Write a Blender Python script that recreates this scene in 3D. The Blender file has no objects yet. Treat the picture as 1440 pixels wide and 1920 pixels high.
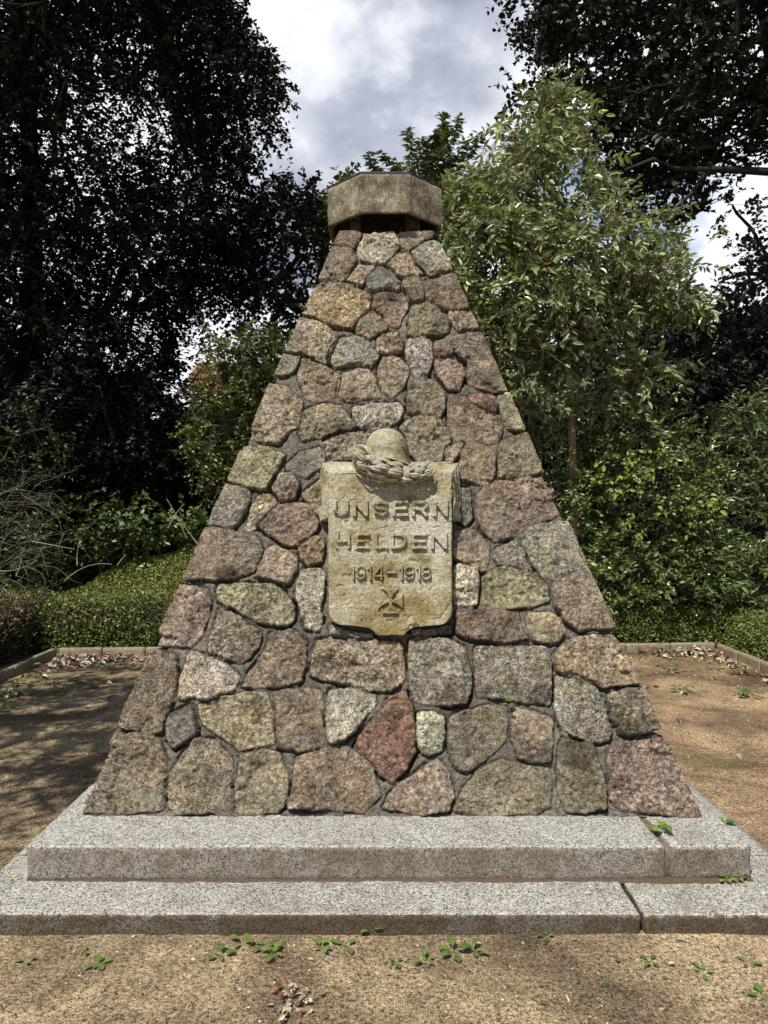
import bpy, math, random
import numpy as np
from mathutils import Vector

C = bpy.context.scene.collection
R = math.radians
# ------------------------------------------------------------------ camera, sky, sun, exposure
F = 1423.0            # focal length in photo pixels (photo 1440 x 1920)
VX, VY = 715.0, 960.0
EYE = 1.6
cd = bpy.data.cameras.new('camera'); cam = bpy.data.objects.new('camera', cd); C.objects.link(cam)
cd.sensor_fit = 'VERTICAL'; cd.sensor_height = 36.0; cd.sensor_width = 27.0
cd.lens = F / 1920.0 * 36.0
cd.shift_x = (720 - VX) / 1920.0
cd.clip_start = 0.05; cd.clip_end = 2000
cam.location = (0, 0, EYE); cam.rotation_euler = (R(90), 0, 0)
bpy.context.scene.camera = cam

S = Vector((-0.32, -0.56, 1.0)).normalized()      # direction towards the sun
sl = bpy.data.lights.new('sun', 'SUN'); sl.energy = 5.0; sl.angle = R(0.5); sl.color = (1.0, 0.955, 0.88)
so = bpy.data.objects.new('sun', sl); C.objects.link(so)
so.rotation_euler = S.to_track_quat('Z', 'Y').to_euler(); so.location = (-4, -6, 12)

vs = bpy.context.scene.view_settings
bpy.context.scene.display_settings.display_device = 'sRGB'
vs.view_transform = 'Standard'; vs.look = 'None'; vs.exposure = 0.16; vs.gamma = 1.0
bpy.context.scene.cycles.max_bounces = 6
bpy.context.scene.cycles.transparent_max_bounces = 4

W = bpy.data.worlds.new('World'); bpy.context.scene.world = W; W.use_nodes = True
nt = W.node_tree; nt.nodes.clear()
def N(t, nt=None, **k):
    n = nt.nodes.new(t)
    for a, b in k.items():
        if a == 'inp':
            for i, v in b.items(): n.inputs[i].default_value = v
        else: setattr(n, a, b)
    return n
def ramp(nt, pts, interp='LINEAR'):
    n = nt.nodes.new('ShaderNodeValToRGB'); n.color_ramp.interpolation = interp
    e = n.color_ramp.elements
    while len(e) < len(pts): e.new(0.5)
    for q, (p, c) in zip(e, pts):
        q.position = p; q.color = tuple(c) + (1,) if len(c) == 3 else c
    return n
def world():
    L = nt.links.new
    out = N('ShaderNodeOutputWorld', nt); bg = N('ShaderNodeBackground', nt, inp={1: 0.09})
    sky = N('ShaderNodeTexSky', nt, sky_type='NISHITA', sun_disc=False,
            sun_elevation=math.asin(S.z), sun_rotation=math.atan2(S.x, S.y))
    tc = N('ShaderNodeTexCoord', nt)
    mp = N('ShaderNodeMapping', nt); mp.inputs['Scale'].default_value = (1.0, 1.0, 1.5); mp.inputs['Location'].default_value = (0.7, 0.2, 0.35)
    L(tc.outputs['Generated'], mp.inputs['Vector'])
    n1 = N('ShaderNodeTexNoise', nt, inp={'Scale': 2.6, 'Detail': 12.0, 'Roughness': 0.56, 'Distortion': 0.0})
    L(mp.outputs[0], n1.inputs['Vector'])
    n2 = N('ShaderNodeTexNoise', nt, inp={'Scale': 4.6, 'Detail': 12.0, 'Roughness': 0.55, 'Distortion': 0.0})
    L(mp.outputs[0], n2.inputs['Vector'])
    # the heavy grey cloud that stands ahead above the monument
    def blob(d, r0, r1):
        dv = Vector(d).normalized()
        dp = N('ShaderNodeVectorMath', nt, operation='DISTANCE'); dp.inputs[1].default_value = dv
        L(tc.outputs['Generated'], dp.inputs[0])
        ad = N('ShaderNodeMath', nt, operation='MULTIPLY_ADD'); ad.inputs[1].default_value = 0.42; L(n2.outputs[0], ad.inputs[0]); L(dp.outputs['Value'], ad.inputs[2])
        mr = N('ShaderNodeMapRange', nt, interpolation_type='SMOOTHSTEP', inp={'From Min': r0 + 0.21, 'From Max': r1 + 0.21, 'To Min': 1.0, 'To Max': 0.0})
        L(ad.outputs[0], mr.inputs['Value'])
        return mr.outputs[0]
    b1 = blob((0.02, 1, 0.58), 0.02, 0.26)
    b2 = blob((-0.16, 1, 0.42), 0.0, 0.16)
    b3 = blob((0.12, 1, 0.72), 0.0, 0.22)
    mx1 = N('ShaderNodeMath', nt, operation='MAXIMUM'); L(b1, mx1.inputs[0]); L(b2, mx1.inputs[1])
    mx2 = N('ShaderNodeMath', nt, operation='MAXIMUM'); L(mx1.outputs[0], mx2.inputs[0]); L(b3, mx2.inputs[1])
    cr = ramp(nt, [(0.36, (3.3, 3.6, 4.7)), (0.50, (4.9, 5.3, 6.5)), (0.60, (9.0, 9.4, 10.2))])
    L(n2.outputs[0], cr.inputs[0])
    wr = ramp(nt, [(0.32, (8.2, 8.9, 10.3)), (0.48, (11.4, 11.6, 12.0))])
    L(n1.outputs[0], wr.inputs[0])
    mixc = N('ShaderNodeMix', nt, data_type='RGBA'); L(mx2.outputs[0], mixc.inputs[0])
    L(wr.outputs[0], mixc.inputs[6]); L(cr.outputs[0], mixc.inputs[7])
    # coverage: overcast bank ahead, broken cloud behind the viewer
    sx = N('ShaderNodeSeparateXYZ', nt); L(tc.outputs['Generated'], sx.inputs[0])
    cv = N('ShaderNodeMapRange', nt, inp={'From Min': -0.15, 'From Max': 0.6, 'To Min': 0.12, 'To Max': 0.86}); L(sx.outputs['Y'], cv.inputs['Value'])
    sm = N('ShaderNodeMath', nt, operation='ADD'); L(cv.outputs[0], sm.inputs[0]); L(n1.outputs[0], sm.inputs[1])
    mr = N('ShaderNodeMapRange', nt, interpolation_type='SMOOTHSTEP', inp={'From Min': 1.13, 'From Max': 1.28}); L(sm.outputs[0], mr.inputs['Value'])
    mix = N('ShaderNodeMix', nt, data_type='RGBA'); L(mr.outputs[0], mix.inputs[0]); L(sky.outputs[0], mix.inputs[6]); L(mixc.outputs[2], mix.inputs[7])
    L(mix.outputs[2], bg.inputs[0]); L(bg.outputs[0], out.inputs[0])
world()

# ------------------------------------------------------------------ numpy helpers
rng = np.random.default_rng(11)
random.seed(5)
def _hash(i, j, k):
    h = (i.astype(np.int64) * 374761393 + j.astype(np.int64) * 668265263 + k.astype(np.int64) * 2147483647) & 0x7fffffff
    h = ((h ^ (h >> 13)) * 1274126177) & 0x7fffffff
    h = ((h ^ (h >> 15)) * 2246822519) & 0x7fffffff
    return (h & 0xffffff) / float(0xffffff)
def vnoise(p, seed=0):
    p = np.asarray(p, float); f = np.floor(p); i = f.astype(np.int64); t = p - f; t = t * t * (3 - 2 * t)
    r = 0
    for a in (0, 1):
        wa = t[..., 0] if a else 1 - t[..., 0]
        for b in (0, 1):
            wb = t[..., 1] if b else 1 - t[..., 1]
            for c in (0, 1):
                wc = t[..., 2] if c else 1 - t[..., 2]
                r = r + wa * wb * wc * _hash(i[..., 0] + a + seed * 17, i[..., 1] + b + seed * 31, i[..., 2] + c + 5)
    return r * 2 - 1
def fbm(p, scale, octv=4, gain=0.5, seed=0):
    p = np.asarray(p) * scale; s = 0; a = 1; n = 0
    for o in range(octv):
        s = s + a * vnoise(p, seed + o); n += a; a *= gain; p = p * 2.03 + 11.7
    return s / n
def smooth(e0, e1, x):
    t = np.clip((x - e0) / (e1 - e0), 0, 1); return t * t * (3 - 2 * t)
def poly_sd(P, px, pz):
    """signed distance to a polygon, positive inside"""
    P = np.asarray(P, float); d = np.full(px.shape, 1e9); ins = np.zeros(px.shape, bool)
    n = len(P)
    for i in range(n):
        a = P[i]; b = P[(i + 1) % n]; e = b - a
        wx = px - a[0]; wz = pz - a[1]
        t = np.clip((wx * e[0] + wz * e[1]) / max(e @ e, 1e-12), 0, 1)
        d = np.minimum(d, (wx - e[0] * t) ** 2 + (wz - e[1] * t) ** 2)
        cond = ((a[1] > pz) != (b[1] > pz))
        if e[1] != 0:
            ins ^= cond & (px < (b[0] - a[0]) * (pz - a[1]) / e[1] + a[0])
    d = np.sqrt(d)
    return np.where(ins, d, -d)

def mesh_np(name, V, Fs, mat=None, parent=None, col=None, smoothf=True, attrs=None):
    """Fs: array (n,k) or list of arrays with different k"""
    if not isinstance(Fs, (list, tuple)): Fs = [Fs]
    Fs = [np.asarray(f, np.int32) for f in Fs if len(f)]
    me = bpy.data.meshes.new(name)
    V = np.asarray(V, np.float32)
    me.vertices.add(len(V)); me.vertices.foreach_set('co', V.ravel())
    nl = sum(f.size for f in Fs); npol = sum(len(f) for f in Fs)
    me.loops.add(nl); me.polygons.add(npol)
    me.loops.foreach_set('vertex_index', np.concatenate([f.ravel() for f in Fs]))
    tot = np.concatenate([np.full(len(f), f.shape[1]) for f in Fs])
    st = np.concatenate([[0], np.cumsum(tot)[:-1]]).astype(np.int32)
    me.polygons.foreach_set('loop_start', st)
    me.update(calc_edges=True); me.validate()
    me.polygons.foreach_set('use_smooth', np.full(len(me.polygons), smoothf))
    if col is not None:
        a = me.color_attributes.new('tint', 'FLOAT_COLOR', 'POINT')
        c = np.ones((len(V), 4), np.float32); c[:, :3] = col
        a.data.foreach_set('color', c.ravel())
    if attrs:
        for k, v in attrs.items():
            a = me.attributes.new(k, 'FLOAT', 'POINT'); a.data.foreach_set('value', np.asarray(v, np.float32))
    if mat: me.materials.append(mat)
    o = bpy.data.objects.new(name, me); C.objects.link(o)
    if parent: o.parent = parent
    return o
def tag(o, label=None, cat=None, group=None, kind=None):
    if label: o['label'] = label
    if cat: o['category'] = cat
    if group: o['group'] = group
    if kind: o['kind'] = kind
    return o
def empty(name, loc, label, cat, group=None):
    o = bpy.data.objects.new(name, None); C.objects.link(o); o.location = loc; o.empty_display_size = 0.2
    return tag(o, label, cat, group)
def part(o, root):
    """parent keeping the world position (meshes are written in world coordinates)"""
    o.parent = root
    l = Vector(root.location); p = root.parent
    while p: l += Vector(p.location); p = p.parent
    me = o.data
    n = len(me.vertices); a = np.empty(n * 3, np.float32); me.vertices.foreach_get('co', a)
    a = a.reshape(-1, 3) - np.array(l, np.float32); me.vertices.foreach_set('co', a.ravel()); me.update()
    return o
def recentre(o):
    """move a mesh thing's origin to the bottom centre of its mesh"""
    me = o.data; n = len(me.vertices); a = np.empty(n * 3, np.float32); me.vertices.foreach_get('co', a); a = a.reshape(-1, 3)
    c = np.array([(a[:, 0].min() + a[:, 0].max()) / 2, (a[:, 1].min() + a[:, 1].max()) / 2, a[:, 2].min()], np.float32)
    me.vertices.foreach_set('co', (a - c).ravel()); me.update(); o.location = c.tolist(); return o
def px(x, y, d):                                   # photo pixel at depth d
    return np.array([(x - VX) * d / F, d, EYE + (VY - y) * d / F])
def gnd(x, y, z=0.0):                               # photo pixel on the horizontal plane z
    d = (EYE - z) * F / (y - VY); return np.array([(x - VX) * d / F, d, z])
def grid_faces(nr, nc, off=0):
    i = np.arange(nr - 1)[:, None]; j = np.arange(nc - 1)[None, :]
    a = (i * nc + j).ravel() + off
    return np.stack([a, a + 1, a + nc + 1, a + nc], 1)

# ------------------------------------------------------------------ materials
def mat_new(name):
    m = bpy.data.materials.new(name); m.use_nodes = True; nt = m.node_tree
    b = nt.nodes['Principled BSDF']; return m, nt, b
def math_(nt, op, a, b=None, c=None):
    n = nt.nodes.new('ShaderNodeMath'); n.operation = op
    for i, v in enumerate((a, b, c)):
        if v is None: continue
        if isinstance(v, (int, float)): n.inputs[i].default_value = v
        else: nt.links.new(v, n.inputs[i])
    return n.outputs[0]
def mixc(nt, f, a, b, mode='MIX'):
    n = nt.nodes.new('ShaderNodeMix'); n.data_type = 'RGBA'; n.blend_type = mode
    for i, v in ((0, f), (6, a), (7, b)):
        if isinstance(v, (int, float)): n.inputs[i].default_value = v
        elif isinstance(v, (tuple, list)): n.inputs[i].default_value = tuple(v) + (1,)
        else: nt.links.new(v, n.inputs[i])
    return n.outputs[2]
def noise(nt, co, scale, detail=3, rough=0.55, dist=0.0):
    n = nt.nodes.new('ShaderNodeTexNoise'); n.inputs['Scale'].default_value = scale; n.inputs['Detail'].default_value = detail
    n.inputs['Roughness'].default_value = rough; n.inputs['Distortion'].default_value = dist
    nt.links.new(co, n.inputs['Vector']); return n.outputs[0]
def maprange(nt, v, a, b, c, d, sm=False):
    n = nt.nodes.new('ShaderNodeMapRange'); n.interpolation_type = 'SMOOTHSTEP' if sm else 'LINEAR'
    for i, x in enumerate((a, b, c, d)): n.inputs[i + 1].default_value = x
    nt.links.new(v, n.inputs[0]); return n.outputs[0]
def val2col(nt, v):
    n = nt.nodes.new('ShaderNodeCombineColor')
    for i in range(3): nt.links.new(v, n.inputs[i])
    return n.outputs[0]
def bump(nt, bsdf, h, dist, strength=1.0):
    n = nt.nodes.new('ShaderNodeBump'); n.inputs['Distance'].default_value = dist; n.inputs['Strength'].default_value = strength
    nt.links.new(h, n.inputs['Height']); nt.links.new(n.outputs[0], bsdf.inputs['Normal'])
def geo_pos(nt):
    n = nt.nodes.new('ShaderNodeNewGeometry'); return n.outputs['Position']

def mat_fieldstone():
    m, nt, b = mat_new('fieldstone'); L = nt.links.new
    at = N('ShaderNodeAttribute', nt, attribute_name='tint'); sp = N('ShaderNodeAttribute', nt, attribute_name='grain')
    co = geo_pos(nt)
    big = noise(nt, co, 7, 5, 0.65, 0.6); med = noise(nt, co, 17, 5, 0.7, 1.2); mid = noise(nt, co, 44, 4, 0.7, 0.5)
    g1 = noise(nt, co, 120, 3, 0.8); g2 = noise(nt, co, 58, 3, 0.8, 0.3)
    # coarse and fine grained stones side by side
    fine = math_(nt, 'FRACT', math_(nt, 'MULTIPLY', sp.outputs['Fac'], 7.31))
    gg = math_(nt, 'ADD', math_(nt, 'MULTIPLY', g1, math_(nt, 'SUBTRACT', 1.0, fine)), math_(nt, 'MULTIPLY', g2, fine))
    base = at.outputs['Color']; isst = maprange(nt, sp.outputs['Fac'], 0.2, 0.4, 0.12, 1.0)
    c = mixc(nt, math_(nt, 'MULTIPLY', isst, maprange(nt, big, 0.42, 0.62, 0.0, 0.75)), base, mixc(nt, 1.0, base, (1.12, 0.97, 0.78), 'MULTIPLY'))     # rusty ochre
    c = mixc(nt, math_(nt, 'MULTIPLY', isst, maprange(nt, med, 0.50, 0.62, 0.0, 0.85)), c, mixc(nt, 1.0, base, (0.42, 0.40, 0.37), 'MULTIPLY'))        # weathered dark skin
    c = mixc(nt, math_(nt, 'MULTIPLY', isst, maprange(nt, med, 0.44, 0.35, 0.0, 0.7)), c, mixc(nt, 1.0, base, (1.45, 1.42, 1.38), 'MULTIPLY'))       # fresh pale breaks
    c = mixc(nt, 1.0, c, val2col(nt, maprange(nt, mid, 0.36, 0.64, 0.62, 1.38)), 'MULTIPLY')
    grain = maprange(nt, gg, 0.39, 0.61, 0.26, 1.78)
    grain = mixc(nt, math_(nt, 'MINIMUM', sp.outputs['Fac'], 1.3), (1, 1, 1), val2col(nt, grain))
    c = mixc(nt, 1.0, c, grain, 'MULTIPLY')
    fl = maprange(nt, g1, 0.62, 0.67, 0, 1); fl = math_(nt, 'MULTIPLY', fl, sp.outputs['Fac'])
    c = mixc(nt, math_(nt, 'MULTIPLY', fl, 0.35), c, (0.70, 0.66, 0.57))
    li = noise(nt, co, 5.5, 5, 0.7); lf = maprange(nt, li, 0.58, 0.66, 0, 0.7, True)
    c = mixc(nt, math_(nt, 'MULTIPLY', lf, mid), c, (0.36, 0.37, 0.25))
    L(c, b.inputs['Base Color']); b.inputs['Roughness'].default_value = 0.88; b.inputs['Specular IOR Level'].default_value = 0.2
    h = math_(nt, 'ADD', math_(nt, 'MULTIPLY', mid, 1.2), math_(nt, 'MULTIPLY', gg, 0.9)); h = math_(nt, 'ADD', h, math_(nt, 'MULTIPLY', med, 0.8))
    bump(nt, b, h, 0.022, 1.0)
    return m
def mat_granite(name, light, darkc, dirt, dirt_amt_side=0.75, scale=1.0):
    m, nt, b = mat_new(name); L = nt.links.new; co = geo_pos(nt)
    g1 = noise(nt, co, 165 * scale, 2, 0.8); g2 = noise(nt, co, 80 * scale, 2, 0.8, 0.5)
    gg = math_(nt, 'MULTIPLY_ADD', g1, 0.6, math_(nt, 'MULTIPLY', g2, 0.4))
    rp = ramp(nt, [(0.41, (darkc[0], darkc[1], darkc[2])), (0.47, tuple(0.55 * l for l in light)), (0.53, light), (0.62, tuple(min(.9, 1.3 * l) for l in light))])
    L(gg, rp.inputs[0])
    ge = N('ShaderNodeNewGeometry', nt); sx = N('ShaderNodeSeparateXYZ', nt); L(ge.outputs['True Normal'], sx.inputs[0])
    side = maprange(nt, sx.outputs['Z'], 0.35, 0.8, 1.0, 0.0, True)       # soil washed onto the riser faces
    ns = noise(nt, co, 1.7, 4, 0.6); n3 = noise(nt, co, 14, 4, 0.7)
    at = N('ShaderNodeAttribute', nt, attribute_name='dirt')
    da = math_(nt, 'MULTIPLY', side, maprange(nt, ns, 0.36, 0.62, dirt_amt_side * 0.80, min(1.0, dirt_amt_side * 1.1)))
    da = math_(nt, 'ADD', da, math_(nt, 'MULTIPLY', maprange(nt, n3, 0.50, 0.72, 0, 0.5), 1.0)); da = math_(nt, 'ADD', da, maprange(nt, noise(nt, co, 3.3, 5, 0.7), 0.48, 0.70, 0, 0.40))
    da = math_(nt, 'MINIMUM', math_(nt, 'ADD', da, at.outputs['Fac']), 1.0)
    dc = mixc(nt, 1.0, dirt, val2col(nt, maprange(nt, gg, 0.38, 0.64, 0.35, 1.7)), 'MULTIPLY')
    c = mixc(nt, da, rp.outputs[0], dc)
    L(c, b.inputs['Base Color']); b.inputs['Roughness'].default_value = 0.8; b.inputs['Specular IOR Level'].default_value = 0.3
    bump(nt, b, math_(nt, 'ADD', gg, math_(nt, 'MULTIPLY', n3, 0.5)), 0.006, 1.0)
    return m
def mat_sandstone():
    m, nt, b = mat_new('sandstone'); L = nt.links.new; co = geo_pos(nt)
    n1 = noise(nt, co, 5.5, 5, 0.62, 0.3); n2 = noise(nt, co, 60, 4, 0.7); n3 = noise(nt, co, 210, 2, 0.6)
    rp = ramp(nt, [(0.34, (0.215, 0.17, 0.08)), (0.42, (0.32, 0.27, 0.155)), (0.51, (0.42, 0.38, 0.265)), (0.63, (0.50, 0.47, 0.38))]); L(n1, rp.inputs[0])
    c = mixc(nt, 1.0, rp.outputs[0], val2col(nt, maprange(nt, n2, 0.35, 0.65, 0.60, 1.30)), 'MULTIPLY')
    c = mixc(nt, maprange(nt, n3, 0.34, 0.44, 0.6, 0.0), c, (0.14, 0.11, 0.06))
    # ochre stains running from the lower corners
    st = noise(nt, co, 9, 4, 0.6, 0.8)
    gz = N('ShaderNodeSeparateXYZ', nt); L(co, gz.inputs[0])
    low = maprange(nt, gz.outputs['Z'], 1.0, 1.45, 1.0, 0.0, True)
    c = mixc(nt, math_(nt, 'MULTIPLY', low, maprange(nt, st, 0.42, 0.62, 0.0, 0.75)), c, (0.27, 0.19, 0.06))
    L(c, b.inputs['Base Color']); b.inputs['Roughness'].default_value = 0.9; b.inputs['Specular IOR Level'].default_value = 0.2
    # horizontal tooling marks
    mp = N('ShaderNodeMapping', nt); mp.inputs['Scale'].default_value = (26, 26, 230); L(co, mp.inputs[0])
    tl = noise(nt, mp.outputs[0], 1.0, 2, 0.5)
    h = math_(nt, 'ADD', math_(nt, 'MULTIPLY', tl, 0.32), math_(nt, 'ADD', math_(nt, 'MULTIPLY', n3, 0.4), math_(nt, 'MULTIPLY', n2, 0.7)))
    bump(nt, b, h, 0.012, 1.0)
    return m
def mat_capstone():
    m, nt, b = mat_new('weathered_cap_stone'); L = nt.links.new; co = geo_pos(nt)
    mp = N('ShaderNodeMapping', nt); mp.inputs['Scale'].default_value = (150, 150, 22); L(co, mp.inputs[0])
    tl = noise(nt, mp.outputs[0], 1.0, 3, 0.6); n1 = noise(nt, co, 8, 5, 0.7); n2 = noise(nt, co, 90, 3, 0.7)
    rp = ramp(nt, [(0.34, (0.07, 0.057, 0.036)), (0.50, (0.18, 0.144, 0.088)), (0.62, (0.33, 0.29, 0.205))]); L(n1, rp.inputs[0])
    c = mixc(nt, 1.0, rp.outputs[0], val2col(nt, maprange(nt, tl, 0.3, 0.7, 0.45, 1.5)), 'MULTIPLY')
    c = mixc(nt, maprange(nt, n2, 0.60, 0.68, 0, 0.55), c, (0.5, 0.46, 0.36))
    L(c, b.inputs['Base Color']); b.inputs['Roughness'].default_value = 0.9
    bump(nt, b, math_(nt, 'ADD', tl, n2), 0.006)
    return m
def mat_ground():
    m, nt, b = mat_new('sandy_soil'); L = nt.links.new; co = geo_pos(nt)
    n1 = noise(nt, co, 1.15, 5, 0.62, 0.4); n2 = noise(nt, co, 7, 5, 0.7); n3 = noise(nt, co, 60, 3, 0.75); n4 = noise(nt, co, 170, 2, 0.7)
    rp = ramp(nt, [(0.40, (0.098, 0.070, 0.044)), (0.50, (0.215, 0.157, 0.096)), (0.60, (0.375, 0.285, 0.172))])
    L(math_(nt, 'MULTIPLY_ADD', n1, 0.75, math_(nt, 'MULTIPLY', n2, 0.25)), rp.inputs[0])
    gz = N('ShaderNodeSeparateXYZ', nt); L(co, gz.inputs[0])
    red = mixc(nt, maprange(nt, gz.outputs['X'], 0.8, 2.2, 0.0, 0.6, True), rp.outputs[0], mixc(nt, 1.0, rp.outputs[0], (1.10, 0.98, 0.90), 'MULTIPLY'))
    gr = math_(nt, 'MULTIPLY_ADD', n3, 0.5, math_(nt, 'MULTIPLY', n4, 0.5))
    c = mixc(nt, 1.0, red, val2col(nt, maprange(nt, gr, 0.40, 0.60, 0.18, 1.9)), 'MULTIPLY')
    mo = noise(nt, co, 1.7, 4, 0.6); mf = math_(nt, 'MULTIPLY', maprange(nt, mo, 0.60, 0.70, 0, 0.75, True), maprange(nt, n2, 0.4, 0.6, 0.3, 1))
    c = mixc(nt, mf, c, mixc(nt, n3, (0.045, 0.07, 0.012), (0.14, 0.16, 0.04)))
    # the mossy patch right of the plinth
    v = N('ShaderNodeVectorMath', nt, operation='SUBTRACT'); v.inputs[1].default_value = (2.07, 4.86, 0); L(co, v.inputs[0])
    v2 = N('ShaderNodeVectorMath', nt, operation='MULTIPLY'); v2.inputs[1].default_value = (3.0, 4.2, 0); L(v.outputs[0], v2.inputs[0])
    v3 = N('ShaderNodeVectorMath', nt, operation='LENGTH'); L(v2.outputs[0], v3.inputs[0])
    mp = maprange(nt, math_(nt, 'ADD', v3.outputs['Value'], math_(nt, 'MULTIPLY', n2, 0.8)), 0.85, 1.4, 0.55, 0.0, True)
    c = mixc(nt, mp, c, mixc(nt, n3, (0.05, 0.055, 0.012), (0.14, 0.13, 0.045)))
    # beyond the edging: dark humus
    far = maprange(nt, gz.outputs['Y'], 8.9, 9.3, 0, 1)
    c = mixc(nt, far, c, mixc(nt, n3, (0.012, 0.009, 0.006), (0.035, 0.026, 0.016)))
    L(c, b.inputs['Base Color']); b.inputs['Roughness'].default_value = 0.95; b.inputs['Specular IOR Level'].default_value = 0.15
    bump(nt, b, math_(nt, 'ADD', math_(nt, 'MULTIPLY', n2, 1.2), math_(nt, 'MULTIPLY', gr, 0.9)), 0.016)
    return m
def mat_tint(name, rough=0.9, spec=0.2, nscale=60, namp=(0.7, 1.3), bd=0.004, transl=0.0):
    m, nt, b = mat_new(name); L = nt.links.new; co = geo_pos(nt)
    at = N('ShaderNodeAttribute', nt, attribute_name='tint')
    n1 = noise(nt, co, nscale, 4, 0.65)
    c = mixc(nt, 1.0, at.outputs['Color'], val2col(nt, maprange(nt, n1, 0.32, 0.68, *namp)), 'MULTIPLY')
    L(c, b.inputs['Base Color']); b.inputs['Roughness'].default_value = rough; b.inputs['Specular IOR Level'].default_value = spec
    if bd: bump(nt, b, n1, bd)
    if transl:
        out = nt.nodes['Material Output']; tr = N('ShaderNodeBsdfTranslucent', nt); mx = N('ShaderNodeMixShader', nt, inp={0: transl})
        L(mixc(nt, 1.0, c, (1.3, 1.6, 0.5), 'MULTIPLY'), tr.inputs[0]); L(b.outputs[0], mx.inputs[1]); L(tr.outputs[0], mx.inputs[2]); L(mx.outputs[0], out.inputs[0])
    return m
M_stone = mat_fieldstone(); M_sand = mat_sandstone(); M_cap = mat_capstone(); M_ground = mat_ground()
M_up = mat_granite('granite_upper_step', (0.475, 0.455, 0.405), (0.040, 0.037, 0.032), (0.165, 0.138, 0.100), 0.72)
M_low = mat_granite('granite_lower_step', (0.465, 0.44, 0.385), (0.040, 0.040, 0.034), (0.085, 0.062, 0.040), 1.0)
M_conc = mat_tint('edging_concrete', 0.9, 0.2, 35, (0.6, 1.35), 0.006)
M_bark = mat_tint('bark', 0.9, 0.15, 28, (0.5, 1.5), 0.012)
M_leaf = mat_tint('leaf', 0.42, 0.42, 9, (0.85, 1.15), 0, 0.16)
M_leafshine = mat_tint('glossy_leaf', 0.33, 0.55, 9, (0.85, 1.15), 0, 0.12)
M_leafdark = mat_tint('dark_leaf', 0.5, 0.28, 9, (0.85, 1.15), 0, 0.05)
M_matt = mat_tint('dry_matter', 0.9, 0.1, 120, (0.7, 1.25), 0.002)
M_dark, _n, _b = mat_new('lead_lid'); _b.inputs['Base Color'].default_value = (0.012, 0.012, 0.012, 1); _b.inputs['Roughness'].default_value = 0.6

# ------------------------------------------------------------------ ground
def ground():
    xs = np.concatenate([[-300, -60, -20, -10], np.linspace(-5.4, 5.4, 361), [10, 20, 60, 300]])
    ys = np.concatenate([[-300, -40, -5, 0], np.linspace(1.2, 9.6, 341), [14, 25, 60, 400]])
    X, Y = np.meshgrid(xs, ys); P = np.stack([X, Y, 0 * X], -1)
    near = smooth(9.8, 8.8, Y) * smooth(5.6, 4.6, np.abs(X))
    Z = (0.010 * fbm(P, 1.6, 3) + 0.005 * fbm(P, 9, 3)) * near - 0.002
    # a low ridge of soil against the plinth
    P = np.stack([X, Y, Z], -1).reshape(-1, 3)
    o = mesh_np('ground', P, grid_faces(len(ys), len(xs)), M_ground); tag(o, kind='structure')
ground()

# ------------------------------------------------------------------ the memorial
CX, CY = 0.034, 4.85
Z0, ZT, HW0, KS = 0.217, 3.285, 1.40, 0.369
D0 = CY - HW0
def facept(x, y):                       # photo pixel -> (x from axis, height) on the sloping front face
    s = (VY - y) / F
    d = (D0 + KS * (EYE - Z0)) / (1 - KS * s)
    return (x - VX) * d / F - CX, EYE + s * d
T = {'A': (560, 300, 4.2353), 'B': (440, 600, 2.4), 'H': (300, 560, 3.0), 'D': (960, 700, 3.0), 'E': (120, 1100, 2.25), 'F': (700, 1100, 2.25)}
PAL = {'p': (0.275, 0.220, 0.170), 'b': (0.270, 0.232, 0.168), 'r': (0.245, 0.142, 0.108), 'g': (0.300, 0.285, 0.232), 'y': (0.36, 0.330, 0.222),
       'w': (0.50, 0.465, 0.375), 'd': (0.165, 0.132, 0.105), 'o': (0.300, 0.232, 0.145), 's': (0.205, 0.195, 0.170), 'l': (0.205, 0.188, 0.118),
       'k': (0.365, 0.295, 0.228), 'm': (0.225, 0.166, 0.128), 'e': (0.335, 0.275, 0.198)}
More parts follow.
